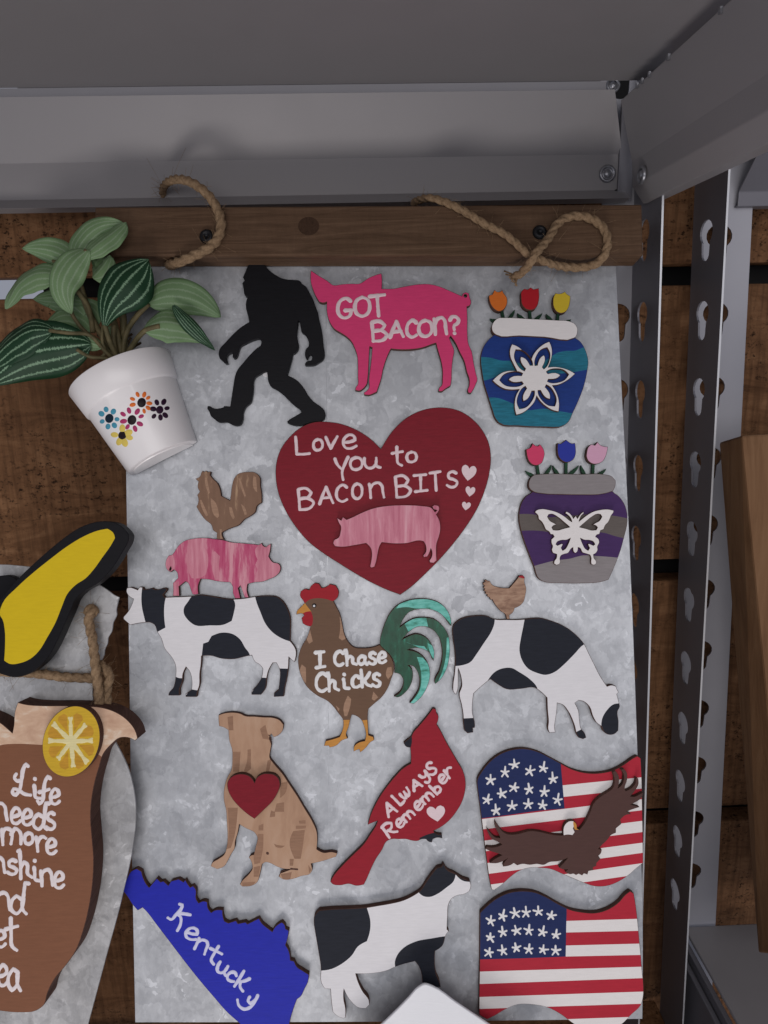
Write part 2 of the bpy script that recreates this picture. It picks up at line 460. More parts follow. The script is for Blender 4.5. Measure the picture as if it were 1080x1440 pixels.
M_leafpale = leaf_mat('pale leaf underside', (.165, .262, .125), (.27, .36, .23), .9)
M_leafmid = leaf_mat('mid leaf underside', (.125, .205, .095), (.20, .28, .165), .9)

# ------------------------------------------------------------------ the place: planks behind, floor of the shelf
wall = thing('plank_wall', (0, .435, -.6), 'rough brown horizontal planks with dark gaps behind the metal board', 'plank wall')
def zrow(row, Y, x=540): return PY(x, row, Y).z
YW = .420
rows = [(150, 372), (400, 787), (815, 1137), (1158, 1600)]
for i, (a, b) in enumerate(rows):
    abox('plank', -.42, .40, YW, YW + .016, zrow(b, YW, 940), zrow(a, YW, 940) - .0005, M_plank, wall, .0012)
abox('gap_shade', -.42, PY(60.5, 400, .445).x, .4385, .444, zrow(390, .4385, 20), zrow(355, .4385, 20), M_dark, wall, 0)  # added strip that darkens the upper part of the far left gap
abox('gap_shade', PY(60, 400, .445).x, .42, .445, .452, -.62, .30, M_dark, wall, 0)  # added black sheet, makes the gaps between planks read as shade
zf = zrow(1411, .405, 930)
fl = abox('wooden_floor', -.42, PY(923, 1411, .405).x, .12, .408, zf - .018, zf, M_plank)
fl['kind'] = 'structure'

# ---- left shelving unit: panel above, beams, right rear post
YB = .388
unit = thing('shelving_unit', (.15, .39, -.45), 'grey steel shelf overhead with folded beams and slotted post beside the board', 'shelving unit', 'steel shelving units')
zp = zrow(121, .374)
XS = PY(876, 140, .374).x
def sheet(name, prof, axis, a, b, mat, parent, endcut=None, th=.0012):
    """extrude an open folded profile; prof: list of (y or x, z); axis 'x' or 'y'"""
    V = []; F = []; n = len(prof)
    for e, s in ((0, a), (1, b)):
        for k, (q, z) in enumerate(prof):
            c = s + (endcut[k] if (endcut and e) else 0)
            V.append(Vector((c, q, z)) if axis == 'x' else Vector((q, c, z)))
    for k in range(n - 1): F.append([k, k + 1, n + k + 1, n + k])
    o = link(name, V, F, [mat], None, parent)
    md = o.modifiers.new('thick', 'SOLIDIFY'); md.thickness = th; md.offset = 0
    bv = o.modifiers.new('bevel', 'BEVEL'); bv.width = .0012; bv.segments = 3; bv.limit_method = 'ANGLE'
    return o
abox('shelf_panel', -.55, XS + .010, .02, .3715, zp, zp + .004, M_steel, unit, .001)
zA, zB, zC, zD = zrow(131, .374), zrow(222, YB), zrow(274, YB), zrow(285, .383)
xr = PY(864, 135, .374).x
sheet('back_beam', [(.392, zrow(119, .392)), (.388, zA + .001), (.374, zA), (.388, zB), (YB, zC), (.381, zD), (.389, zD - .0005)], 'x', -.55, xr,
      M_steel, unit, [.006, .004, 0, .010, .012, .013, .013])
pr = [(PY(874, 141, .374).x, PY(874, 141, .374).z), (PY(890, 228, .374).x, PY(890, 228, .374).z), (PY(890.5, 262, .374).x, PY(890.5, 262, .374).z),
      (PY(905, 285, .374).x, PY(905, 285, .374).z), (PY(930, 281, .374).x, PY(930, 281, .374).z)]
sheet('side_beam', pr, 'y', .374, .02, M_steel, unit)
abox('corner_bracket', PY(872, 200, .386).x, PY(893, 200, .386).x, .386, .388, zrow(283, .386, 880), zrow(140, .386, 880), M_steel2, unit, .0004)
def rivet(px, py, Y, r, parent, nrm=Vector((0, -1, 0)), off=0, X=None):
    c = PY(px, py, Y) if X is None else ray(px, py) * (X / ray(px, py).x)
    c = c + nrm * off
    a = nrm.orthogonal().normalized(); b = nrm.cross(a); V = []; F = []; K = 20
    prof = [(1.0, 0), (1.0, .22), (.86, .34), (.70, .30), (.62, .12), (.50, .12), (.44, .34), (.25, .42), (.0001, .44)]
    for rr, hh in prof:
        for k in range(K):
            t = 2 * math.pi * k / K; V.append(c + (a * math.cos(t) + b * math.sin(t)) * rr * r + nrm * hh * r)
    for i in range(len(prof) - 1):
        for k in range(K): F.append([i*K+k, i*K+(k+1) % K, (i+1)*K+(k+1) % K, (i+1)*K+k])
    return link('rivet', V, F, [M_rivet], None, parent, True)
rivet(853, 245, YB, .0042, unit, off=.0006); rivet(906, 246, .36, .0042, unit, Vector((-1, 0, .0)), .0008, X=pr[1][0])
rivet(856, 126, .381, .0034, unit, off=.006)
V = []; F = []
c = PY(866, 270, YB) + Vector((0, -.0006, 0))
tube(V, F, [c + Vector((0, .001, 0)), c + Vector((0, -.0006, 0))], .0012, 12); link('screw', V, F, [M_screw], None, unit)
for px in (895, 902, 912, 939, 1012):     # bright tabs along the seam between panel and side beam
    py = 141 - .903 * (px - 874)
    Xq = pr[0][0] - .0012; d = ray(px, py - 3); c = d * (Xq / d.x)
    abox('seam_tab', c.x - .0002, c.x + .0008, c.y - .0007, c.y + .0007, c.z - .0014, c.z + .0008, M_rivet, unit, 0)

def keyhole(cx, cy, R=6.2, r=3.6, d=10.5):
    P = []
    for k in range(15):
        t = math.radians(-50 + 280 * k / 14); P.append((cx + R * math.cos(t), cy + R * math.sin(t)))
    for k in range(9):
        t = math.radians(180 + 180 * k / 8); P.append((cx + r * math.cos(t), cy - d + r * math.sin(t)))
    return P
ZK0 = zrow(325, .375, 920) * MM; PITCH = 40.0
def post(parent, near_t, near_b, corner_t, corner_b, far_t, far_b, Yn, Yf, kpar):
    """L post: flange reaching forward (corner -> near) and flange along the wall (corner -> far)"""
    nt, nb = PY(*near_t, Yn), PY(*near_b, Yn); ct, cb = PY(*corner_t, Yf), PY(*corner_b, Yf)
    ft, fb = PY(*far_t, Yf), PY(*far_b, Yf)
    def xat(a, b, z): return a.x + (b.x - a.x) * (z - a.z) / (b.z - a.z)
    z1, z0 = .17, -.50
    p = bpy.data.objects.new('upright_post', None); COL.objects.link(p); p.parent = parent
    pos = Vector((cb.x, Yf, z0)); p.location = pos - parent.location; p.empty_display_size = .01
    D = (Yf - Yn) * MM
    def f1(v, h):     # v=(depth from the near edge, z)
        z = v[1] / MM; t = v[0] / D; xa = xat(nt, nb, z); xb = xat(ct, cb, z)
        return Vector((xa + (xb - xa) * t - h / MM, Yn + (Yf - Yn) * t, z))
    holes = [[(D * .56 + (x - D * .56) * 1.2, y) for x, y in keyhole(D * .56, ZK0 - PITCH * k)] for k in range(-2, 11)]
    nz = 24
    out = [(0, z0*MM + (z1-z0)*MM*k/nz) for k in range(nz+1)] + [(D, z1*MM - (z1-z0)*MM*k/nz) for k in range(nz+1)]
    v, f, mi = slab(out, holes, [], 0, 1.0, f1, 0)
    mi = [1 if all(v[q].y < Yn + .0003 for q in ff) else 0 for ff in f]; o = link('front_flange', v, f, [M_steel2, M_cutedge], mi, p)
    def f2(v, h):
        z = v[1] / MM; t = v[0]; xa = xat(ct, cb, z); xb = xat(ft, fb, z)
        return Vector((xa + (xb - xa) * t, Yf - h / MM, z))
    W = abs(ft.x - ct.x) * MM
    def sq(P): return [((W * kpar + (x - W * kpar) * 1.14) / W, y) for x, y in P]
    holes = [sq(keyhole(W * kpar, ZK0 - PITCH * k)) for k in range(-2, 11)]
    out = [(0, z0*MM + (z1-z0)*MM*k/nz) for k in range(nz+1)] + [(1, z1*MM - (z1-z0)*MM*k/nz) for k in range(nz+1)]
    v, f, mi = slab(out, holes, [], 0, 1.0, f2, 0); link('wall_flange', v, f, [M_flange_lit, M_steel2], mi, p)
    return p
post(unit, (934, 275), (912, 1020), (893, 300), (884, 640), (846, 300), (852, 900), .354, .396, .5)

unit2 = thing('shelving_unit', (.24, .39, -.45), 'neighbouring grey steel shelf at the right edge with a slotted post and low shelf', 'shelving unit', 'steel shelving units')
post(unit2, (1028, 226), (963, 1412), (979, 278), (948, 1000), (1057, 290), (1005, 1300), .362, .400, .43)
z2 = zrow(1302, .395, 1020); xl = PY(969, 1336, .383).x
abox('low_shelf_panel', xl + .002, xl + .30, .05, .396, z2 - .003, z2, M_steel, unit2, .001)
abox('low_shelf_lip', xl - .002, xl + .0015, .05, .394, z2 - .055, z2 - .004, M_steel2, unit2, .0008)
abox('low_shelf_lip', xl - .006, xl - .0025, .05, .394, z2 - .06, z2 - .010, M_steel2, unit2, .0008)
z3 = zrow(290, .398, 1060)
xb0 = PY(1034, 290, .398).x
sheet('rear_beam', [(.396, z3 + .055), (.372, z3 + .030), (.396, z3 + .007), (.396, z3), (.403, z3 - .0002)], 'x', xb0, xb0 + .25, M_steel2, unit2)

# ---- leaning wooden frame at the right edge
F1, F2 = PY(1043, 612, .33), PY(1092, 1120, .315); d = F2 - F1; F2 = F1 + d * 1.5
K1, K2 = PY(1011, 622, .362), PY(1049, 1120, .347); d = K2 - K1; K2 = K1 + d * 1.5
R_ = Vector((.07, .0, .002))
box('leaning_wood_frame', [F2, F2 + R_, F1 + R_, F1, K2, K2 + R_, K1 + R_, K1], M_frame, None, .0012)
tag(bpy.data.objects['leaning_wood_frame'], 'tan wooden board leaning against the neighbouring shelf post at the right edge', 'wooden board')

# ------------------------------------------------------------------ the metal board
board = thing('metal_board', B(545, 1433, -1), 'galvanized metal sheet hanging from a dark wooden rail, covered with painted magnets', 'magnet board')
pl = [(171, 330), (176, 560), (177.5, 690), (181, 900), (185, 1180), (190, 1438), (540, 1437), (903.5, 1433), (904, 1300), (896, 1040), (889, 850), (882, 690), (873, 520), (864.5, 330)]
cutout('sheet', pl, -.9, 0, M_board, M_board, parent=board, chamfer=.15)
cutout('crease', [(458, 430), (459, 430), (464.6, 1436), (463.6, 1436)], -.02, .03, M_board, M_board, parent=board, chamfer=0)
RH = 14.0
v4 = [B(170, 361, RH), B(905, 361, RH), B(903, 287, RH), B(133, 291, RH)]
v4[0] = B(133, 360, RH); v4[1] = B(905, 359, RH)
rail = box('rail', v4 + [p - BN * (RH - .1) / MM for p in v4], M_rail, board, .0009)
def screw(px, py, h, parent, r=.0034):
    c = B(px, py, h); a, b = BR, BU; V = []; F = []; K = 18
    prof = [(1, 0), (1, .15), (.8, .4), (.45, .5), (.35, .2), (.0001, .15)]
    for rr, hh in prof:
        for k in range(K):
            t = 2 * math.pi * k / K; V.append(c + (a * math.cos(t) + b * math.sin(t)) * rr * r + BN * hh * r)
    for i in range(len(prof) - 1):
        for k in range(K): F.append([i*K+k, i*K+(k+1) % K, (i+1)*K+(k+1) % K, (i+1)*K+k])
    link('screw', V, F, [M_screw], None, parent, True)
screw(291, 333, RH, rail); screw(759, 327, RH, rail)
# a knot in the rail
V = []; F = []
kn = [bl(434 + 15 * math.cos(t / 10 * math.pi), 318 + 13 * math.sin(t / 10 * math.pi), RH) for t in range(20)]
M_knot = wood_mat('rail knot', (.035, .019, .012), (.065, .036, .022), (.09, .05, .03), 3, .7, False, (40, 40, 40), 0)
v, f, mi = slab(kn, [], [], RH - 2, RH + .06, bw, .05); link('knot', v, f, [M_knot, M_knot], mi, rail)

def cr(x0, y0, s, pts): return [(x0 + a * s, y0 + b * s, h) for a, b, h in pts]
rope('rope', cr(100, 230, .3704, [(352, 150, -16), (348, 115, -10), (354, 84, 0), (385, 62, 9), (430, 62, 15), (480, 85, 18), (525, 125, 18), (558, 180, 17), (570, 230, 17),
     (556, 285, 17), (525, 318, 17), (480, 343, 17), (430, 366, 16), (392, 380, 12), (372, 384, 3)]), lambda t: .0018 + .0006 * min(1, t * 1.6), M_rope, board, 70)
rope('rope', cr(560, 230, .3704, [(60, 150, -6), (75, 140, 3), (120, 131, 11), (180, 147, 15), (260, 187, 16.5), (330, 230, 16.5), (400, 265, 17), (450, 305, 17), (490, 342, 17.5), (520, 356, 17),
     (570, 378, 14), (630, 392, 9), (700, 394, 8), (752, 380, 11), (784, 345, 15), (795, 305, 16), (782, 250, 16.5), (745, 216, 16.5), (690, 199, 16.5), (640, 206, 16.5), (602, 232, 17), (580, 270, 18), (550, 310, 20),
     (520, 345, 22), (498, 382, 19), (470, 412, 14), (440, 430, 9)]), lambda t: .0019 if t < .5 else .0021, M_rope, board, 90,
     frays=[(560+445*.3704, 230+425*.3704, 10, 560+(402+6*k)*.3704, 230+(408+7*k + 5*(k%2))*.3704, 6+k) for k in range(9)])

# ------------------------------------------------------------------ lettering
G = {
'G': [[(.9,.14),(.6,0),(.2,.12),(0,.5),(.12,.86),(.45,1),(.82,.9),(.95,.64)],[(.5,.62),(.98,.60)]],
'O': [[(.5,0),(.15,.15),(0,.5),(.15,.88),(.5,1),(.86,.85),(1,.5),(.86,.12),(.5,0)]],
'T': [[(0,.08),(.5,.04),(1,0)],[(.52,.05),(.56,.5),(.62,1)]],
'B': [[(.05,.05),(.1,.5),(.14,1)],[(.05,.05),(.55,0),(.85,.2),(.68,.40),(.14,.50)],[(.14,.50),(.7,.48),(1,.68),(.85,.88),(.14,1)]],
'A': [[(0,1),(.2,.55),(.48,0)],[(.48,0),(.75,.5),(1,.92)],[(.15,.66),(.82,.6)]],
'C': [[(.95,.15),(.6,0),(.2,.15),(0,.5),(.12,.85),(.5,1),(.95,.88)]],
'n': [[(0,.1),(.06,.5),(.1,1)],[(.05,.4),(.3,.08),(.65,.02),(.85,.2),(.92,.6),(1,.96)]],
'N': [[(.02,1),(0,.05)],[(0,.05),(1,.95)],[(1,.95),(.95,0)]],
'?': [[(.02,.2),(.3,.0),(.75,.02),(1,.22),(.8,.42),(.5,.52),(.5,.74)],[(.52,.97),(.56,.99)]],
'L': [[(.05,0),(.1,.5),(.12,.98)],[(.12,.98),(.6,.99),(1,.95)]],
'o': [[(.5,0),(.12,.18),(0,.55),(.2,.95),(.55,1),(.92,.8),(1,.4),(.82,.08),(.5,0)]],
'v': [[(0,.05),(.2,.5),(.42,1)],[(.42,1),(.7,.5),(1,0)]],
'e': [[(.05,.55),(.5,.52),(.92,.38),(.8,.08),(.5,0),(.15,.2),(0,.6),(.2,.95),(.55,1),(1,.82)]],
'y': [[(0,.08),(.2,.35),(.48,.52)],[(1,0),(.72,.35),(.55,.65),(.62,1)]],
'u': [[(0,.05),(.02,.6),(.2,.95),(.5,.95),(.72,.6),(.75,.05)],[(.74,.3),(.78,.8),(1,.92)]],
't': [[(.42,0),(.45,.5),(.55,.9),(.85,1)],[(0,.36),(.5,.30),(.92,.26)]],
'I': [[(.5,.04),(.52,.95)],[(0,.06),(.9,.0)],[(.1,1),(1,.92)]],
'S': [[(.85,.1),(.5,0),(.12,.15),(.18,.4),(.6,.5),(.95,.68),(.8,.92),(.4,1),(0,.88)]],
's': [[(.85,.1),(.5,0),(.15,.15),(.2,.4),(.6,.52),(.92,.72),(.75,.95),(.4,1),(0,.86)]],
'h': [[(.0,.05),(.12,.02),(.18,.5),(.2,1)],[(.2,.62),(.45,.42),(.65,.5),(.72,.85),(1,.95)]],
'a': [[(.8,.15),(.45,0),(.1,.3),(.08,.75),(.35,.98),(.65,.8),(.8,.2)],[(.8,.15),(.78,.7),(1,.98)]],
'i': [[(.2,.36),(.3,.6),(.4,.9),(1,.95)],[(.28,.05),(.34,.08)]],
'c': [[(.95,.2),(.6,0),(.15,.2),(0,.6),(.2,.95),(.6,1),(1,.88)]],
'k': [[(.05,0),(.12,.5),(.16,1)],[(.85,.15),(.5,.5),(.14,.66)],[(.35,.58),(.6,.85),(1,.95)]],
'K': [[(0,.62),(.08,.78),(.25,.72),(.42,.35),(.45,.02),(.62,.0)],[(1,.25),(.7,.38),(.38,.48)],[(.45,.45),(.62,.75),(.62,1)]],
'w': [[(0,.1),(.08,.7),(.25,.95),(.45,.6),(.5,.2)],[(.48,.5),(.6,.92),(.85,.7),(1,0)]],
'm': [[(0,.1),(.05,1)],[(.04,.4),(.2,.05),(.42,.1),(.48,.95)],[(.48,.4),(.68,.02),(.88,.15),(1,.95)]],
'R': [[(.05,.08),(.12,.5),(.18,1)],[(.0,.12),(.5,0),(.9,.15),(.75,.42),(.2,.52)],[(.4,.5),(.65,.75),(1,.88)]],
'b': [[(.1,0),(.12,.5),(.12,1)],[(.12,.62),(.5,.45),(.95,.6),(.9,.9),(.5,1),(.12,.95)]],
'r': [[(.05,.05),(.15,.5),(.22,1)],[(.18,.5),(.4,.15),(.7,.02),(1,.12)]],
'd': [[(.65,.55),(.35,.42),(.08,.6),(.08,.88),(.35,1),(.6,.85),(.72,.5)],[(1,.02),(.8,.0),(.72,.4),(.7,.9),(.85,1)]],
'f': [[(.95,.12),(.7,0),(.5,.2),(.46,.6),(.38,.95),(.15,1),(.05,.85)],[(.05,.55),(.5,.48),(.9,.42)]],
'l': [[(.5,0),(.5,1)]],
'Y': [[(0,.0),(.15,.3),(.5,.42),(.85,.2),(.95,0)],[(.95,0),(.9,.5),(.7,.92),(.3,1),(.05,.8)]],
'ℒ': [[(.15,.62),(.3,.42),(.62,.40)],[(.95,.06),(.78,0),(.6,.25),(.5,.6),(.35,.92),(.12,.98),(0,.85),(.12,.72),(.4,.85),(.65,1),(.9,.9)]],
}
def letters(spec, tr, rot=0):
    """spec: (char, x0,y0,x1,y1) boxes or (char, cx,cy,w,h,deg) in crop coordinates"""
    out = []
    for s in spec:
        for st in G[s[0]]:
            if len(s) == 5: p = [(s[1] + a * (s[3] - s[1]), s[2] + b * (s[4] - s[2])) for a, b in st]
            else:
                an = math.radians(s[5]); p = []
                for a, b in st:
                    dx, dy = (a - .5) * s[3], (b - .5) * s[4]
                    p.append((s[1] + dx * math.cos(an) - dy * math.sin(an), s[2] + dx * math.sin(an) + dy * math.cos(an)))
            out.append(tr(p))
    return out
def heartpts(cx, cy, w, h, an=0):
    b = [(0,-.28),(.12,-.44),(.30,-.50),(.46,-.38),(.5,-.15),(.40,.10),(.2,.32),(0,.5),(-.2,.32),(-.40,.10),(-.5,-.15),(-.46,-.38),(-.30,-.50),(-.12,-.44)]
    a = math.radians(an)
    return [(cx + (x*math.cos(a) - y*math.sin(a)) * w, cy + (x*math.sin(a) + y*math.cos(a)) * h) for x, y in b]

H0, H1 = .3, 3.0       # magnets stand a little off the sheet on their own small magnets
def magnet_loc(pts): 
    b = max(pts, key=lambda p: p[1]); return B(sum(p[0] for p in pts) / len(pts), b[1], 0)

# ---- ape-man
t = crop(280, 360, .1852)
p = t([(400,42),(440,36),(475,44),(500,70),(530,105),(575,140),(630,168),(660,176),(720,180),(765,188),(780,208),(815,235),(830,262),(850,300),(870,340),(885,385),(903,432),(906,455),(918,505),(930,560),(938,620),(944,680),(952,730),(950,765),(935,790),(905,810),(880,825),(850,830),(805,830),(803,818),(818,800),(850,793),(858,770),(848,748),(838,748),(828,770),(820,786),(808,770),(803,740),(812,705),(830,685),(832,655),(822,625),(805,598),(778,575),(770,540),(765,500),(752,490),(748,540),(742,600),(748,640),(755,670),(752,705),(735,730),(712,745),(700,800),(685,850),(668,905),(700,918),(745,945),(770,970),(800,1010),(830,1060),(870,1105),(920,1140),(950,1170),(958,1200),(950,1235),(930,1250),(880,1255),(830,1268),(780,1285),(700,1280),(672,1268),(668,1255),(690,1238),(730,1215),(775,1188),(770,1172),(730,1140),(680,1095),(630,1045),(580,1010),(545,990),(525,950),(518,900),(513,872),(495,878),(455,900),(430,915),(415,940),(410,1000),(405,1060),(392,1110),(350,1150),(335,1185),(330,1240),(318,1275),(290,1288),(255,1282),(215,1262),(140,1258),(118,1240),(90,1215),(75,1180),(62,1158),(65,1140),(82,1138),(100,1152),(185,1148),(190,1138),(235,1142),(243,1090),(260,980),(275,900),(290,865),(330,815),(380,755),(430,705),(470,670),(472,650),(455,625),(400,640),(350,665),(315,685),(300,720),(290,755),(275,775),(262,778),(255,765),(258,740),(245,735),(225,742),(208,765),(208,785),(218,815),(200,818),(175,795),(155,775),(148,740),(158,700),(190,665),(250,600),(310,545),(380,500),(370,450),(355,390),(358,340),(372,305),(350,303),(342,285),(338,255),(328,205),(345,185),(332,160),(350,120),(370,75)])
ape = tag(cutout('ape_man_magnet', p, H0, H1, M_black, M_black), 'black silhouette of a walking hairy ape-man below the wooden rail', 'magnet')

cutout('magnet_disc', t([(505 + 22 * math.cos(k * math.pi / 8), 895 + 24 * math.sin(k * math.pi / 8)) for k in range(16)]), .05, H0, M_white, M_white, parent=ape, chamfer=.1)
# ---- pink pig
t = crop(420, 360, .25)
p = t([(68,80),(110,108),(160,138),(195,163),(245,158),(300,155),(340,155),(395,122),(440,104),(466,97),(470,140),(468,183),(530,183),(600,170),(680,158),(740,158),(790,170),(850,195),(918,225),(922,212),(940,204),(958,210),(963,235),(970,255),(968,272),(955,283),(947,285),(950,350),(950,430),(955,490),(975,540),(985,600),(998,660),(1006,700),(1000,715),(985,748),(970,772),(955,770),(950,755),(958,730),(960,700),(945,650),(930,590),(905,540),(885,495),(855,450),(848,462),(862,495),(875,530),(868,580),(862,640),(860,700),(855,730),(825,748),(805,762),(786,760),(788,745),(805,725),(808,690),(808,640),(800,590),(785,540),(772,490),(755,495),(700,515),(640,525),(560,526),(520,522),(508,545),(490,590),(475,640),(465,690),(452,730),(440,765),(425,772),(400,782),(368,780),(366,768),(385,755),(395,740),(394,700),(401,640),(408,580),(413,515),(400,510),(397,560),(394,620),(389,690),(384,720),(365,745),(345,758),(318,755),(320,740),(332,722),(332,680),(332,620),(328,560),(315,520),(295,480),(270,455),(235,432),(200,410),(175,375),(160,330),(158,258),(140,264),(115,258),(95,225),(80,190),(68,150)])
hole = t([(938 + 8 * math.cos(k * math.pi / 4), 224 + 9 * math.sin(k * math.pi / 4)) for k in range(8)])
o = tag(cutout('pig_magnet', p, H0, H1, M_pink, M_edge, holes=[hole]), 'hot pink pig with GOT BACON? painted across its side', 'magnet')
strokes('lettering', letters([('G',220,238,300,348),('O',316,232,400,338),('T',398,218,482,336),('B',407,368,498,478),('A',514,368,588,458),('C',608,362,665,456),('O',675,362,750,452),('n',762,345,832,440),('?',850,342,900,436)], t), H1, 2.6, M_letterp, o)

# ---- vases
def leaves_part(t, spec, stems, h0, h1, parent, mat):
    V = []; F = []; MI = []
    def add(poly):
        o = [bl(a[0], a[1], h1) for a in t(poly)]
        v, f, mi = slab(o, [], [], h0, h1, bw, .1); s = len(V)
        V.extend(v); F.extend([[s + i for i in ff] for ff in f]); MI.extend(mi)
    for (x0, y0, x1, y1) in spec:       # tip -> root
        dx, dy = x1 - x0, y1 - y0; L = math.hypot(dx, dy); nx, ny = -dy / L, dx / L; sg = 1 if dx > 0 else -1
        pt = lambda u, w: (x0 + dx * u + nx * w + 0, y0 + dy * u + ny * w)
        add([pt(0, 0), pt(.3, 9 + 5*sg), pt(.6, 14 + 4*sg), pt(1.15, 12), pt(1.15, -12), pt(.6, -14 + 4*sg), pt(.3, -8 + 5*sg)])
    for (x0, y0, x1, y1) in stems:
        add([(x0 - 11, y0 - 8), (x0 + 11, y0 - 8), (x1 + 12, y1 + 12), (x1 - 12, y1 + 12)])
    return link('leaves', V, F, [mat, M_vgreen], MI, parent)

t = crop(660, 390, .1759)
rim = [(230,325),(280,322),(500,332),(700,342),(800,350),(845,372),(865,405),(865,440),(850,478),(838,486),(600,478),(400,468),(215,460),(190,440),(178,405),(188,365)]
body = [(215,445),(190,465),(150,500),(115,550),(95,610),(90,660),(98,740),(115,840),(145,940),(180,1050),(215,1140),(240,1165),(400,1188),(580,1195),(760,1183),(790,1160),(830,1080),(880,970),(920,860),(942,760),(952,670),(940,610),(915,550),(880,505),(850,485),(830,460)]
vase = thing('vase_magnet', magnet_loc(t(body)), 'blue and teal vase with a white six-petalled flower, orange, red and yellow tulips', 'magnet')
cutout('vase_body', t(body), H0, H1, M_lblue, M_edge, [
    (t([(60,636),(180,645),(250,665),(330,668),(420,690),(560,690),(660,630),(700,605),(760,590),(850,585),(915,560),(980,556),(980,732),(900,745),(850,755),(700,770),(500,740),(380,745),(280,760),(200,800),(60,840)]), M_teal),
    (t([(100,968),(230,965),(290,985),(350,1010),(450,1060),(600,1050),(720,1070),(840,1090),(900,1220),(160,1220)]), M_teal)], parent=vase)
cutout('vase_rim', t(rim), H0 + .3, H1 + 1.4, M_cream, M_edge, parent=vase)
fl = [(340,533),(385,550),(430,585),(470,622),(495,655),(508,622),(545,572),(595,532),(640,512),(658,555),(663,610),(652,665),(632,718),(680,714),(740,722),(800,742),(848,770),(810,805),(760,838),(710,860),(665,865),(690,905),(712,960),(720,1020),(715,1075),(665,1062),(610,1030),(565,988),(538,948),(525,990),(485,1040),(435,1080),(375,1102),(362,1050),(362,990),(376,935),(400,895),(340,900),(285,893),(235,868),(185,825),(225,785),(270,757),(325,745),(380,748),(350,690),(328,640),(322,590)]
tips = [(340,533),(640,512),(848,770),(715,1075),(375,1102),(185,825)]
hs = []
for tx, ty in tips:
    dx, dy = tx - 528, ty - 803; e = (-dy, dx)
    hs.append(t([(528 + dx*a + e[0]*b, 803 + dy*a + e[1]*b) for a, b in [(.34,-.15),(.55,-.17),(.72,-.12),(.83,0),(.72,.12),(.55,.17),(.34,.15),(.29,.12),(.32,.07),(.56,.055),(.63,0),(.56,-.055),(.32,-.07),(.29,-.12)]]))
cutout('flower_cutout', t(fl), H1 + .1, H1 + 1.9, M_cream, M_edge, holes=hs, parent=vase)
lvs = [(165,328,230,350),(365,255,320,325),(385,285,430,330),(585,283,530,335),(615,290,655,340),(815,335,775,355)]
leaves_part(t, lvs, [(262,275,276,330),(482,262,490,335),(712,288,705,345)], H0, H1 - .6, vase, M_vgreen)
for pts, mt, lb in (([(155,145),(185,135),(200,98),(225,115),(250,112),(262,98),(275,125),(300,160),(305,195),(290,240),(265,265),(235,272),(200,255),(175,225),(160,185)], M_orange, 'orange tulip'),
                ([(415,115),(440,90),(465,97),(490,80),(515,95),(555,85),(557,180),(545,225),(520,255),(485,262),(445,248),(420,215),(413,165)], M_tulred, 'red tulip'),
                ([(690,125),(720,130),(745,124),(765,112),(780,132),(808,148),(805,200),(790,250),(770,275),(730,287),(695,272),(675,240),(668,190),(675,150)], M_yellow, 'yellow tulip')):
    tag(cutout('tulip', t(pts), H0, H1 + .8, mt, M_edge, parent=vase), lb)

t = crop(710, 600, .1759)
rim = [(235,385),(280,380),(600,380),(800,382),(850,395),(885,430),(885,465),(865,515),(800,535),(600,545),(450,542),(300,535),(230,520),(195,490),(190,455),(205,410)]
body = [(240,500),(215,525),(170,555),(135,605),(118,660),(112,730),(122,800),(150,900),(190,1010),(230,1110),(275,1220),(300,1235),(450,1250),(620,1252),(780,1238),(830,1222),(880,1110),(925,990),(955,880),(978,780),(978,690),(965,640),(940,590),(905,550),(870,525),(850,500)]
vase = thing('vase_magnet', magnet_loc(t(body)), 'purple and grey vase with a white butterfly, pink, blue and pale pink tulips', 'magnet')
cutout('vase_body', t(body), H0, H1, M_purple, M_edge, [
    (t([(80,700),(220,700),(330,722),(500,715),(700,700),(870,712),(1020,742),(1010,900),(880,875),(800,850),(700,840),(400,850),(300,835),(220,830),(80,838)]), M_taupe),
    (t([(180,1130),(300,1095),(400,1070),(520,1055),(620,1030),(750,1035),(850,1042),(960,1055),(900,1300),(200,1300)]), M_vgrey)], parent=vase)
cutout('vase_rim', t(rim), H0 + .3, H1 + 1.4, M_vgrey, M_edge, parent=vase)
bf = [(565,712),(580,735),(595,712),(612,692),(628,680),(632,692),(612,710),(598,738),(592,758),(612,742),(655,708),(700,682),(760,665),(820,660),(870,670),(868,685),(850,710),(840,735),(825,765),(805,785),(790,820),(765,830),(755,860),(735,865),(725,880),(750,900),(755,925),(740,960),(742,985),(728,1010),(708,1022),(712,1050),(730,1075),(730,1095),(712,1107),(692,1100),(688,1080),(690,1050),(680,1025),(650,1015),(620,1005),(600,970),(585,965),(578,1000),(563,1012),(550,1000),(545,965),(530,975),(505,1010),(470,1020),(450,1030),(440,1055),(443,1080),(435,1100),(412,1107),(393,1095),(395,1075),(412,1050),(415,1020),(385,1010),(375,985),(382,955),(372,930),(372,900),(395,880),(385,862),(365,860),(352,838),(330,825),(310,785),(290,755),(272,740),(265,710),(240,685),(248,672),(290,658),(350,665),(420,685),(480,720),(520,752),(537,762),(528,735),(505,707),(482,692),(490,678),(508,685),(530,705),(548,735)]
hU = [(340,720),(350,702),(375,698),(420,720),(470,760),(520,803),(470,815),(420,828),(385,825),(375,805),(390,790),(415,785),(395,772),(360,752)]
hL = [(525,890),(495,905),(450,908),(420,920),(408,940),(420,950),(455,935),(465,940),(450,970),(462,990),(485,975),(505,940)]
cutout('butterfly_cutout', t(bf), H1 + .1, H1 + 1.9, M_cream, M_edge, holes=[t(hU), t([(1116 - x, y) for x, y in hU]), t(hL), t([(1128 - x, y) for x, y in hL])], parent=vase, chamfer=.15)
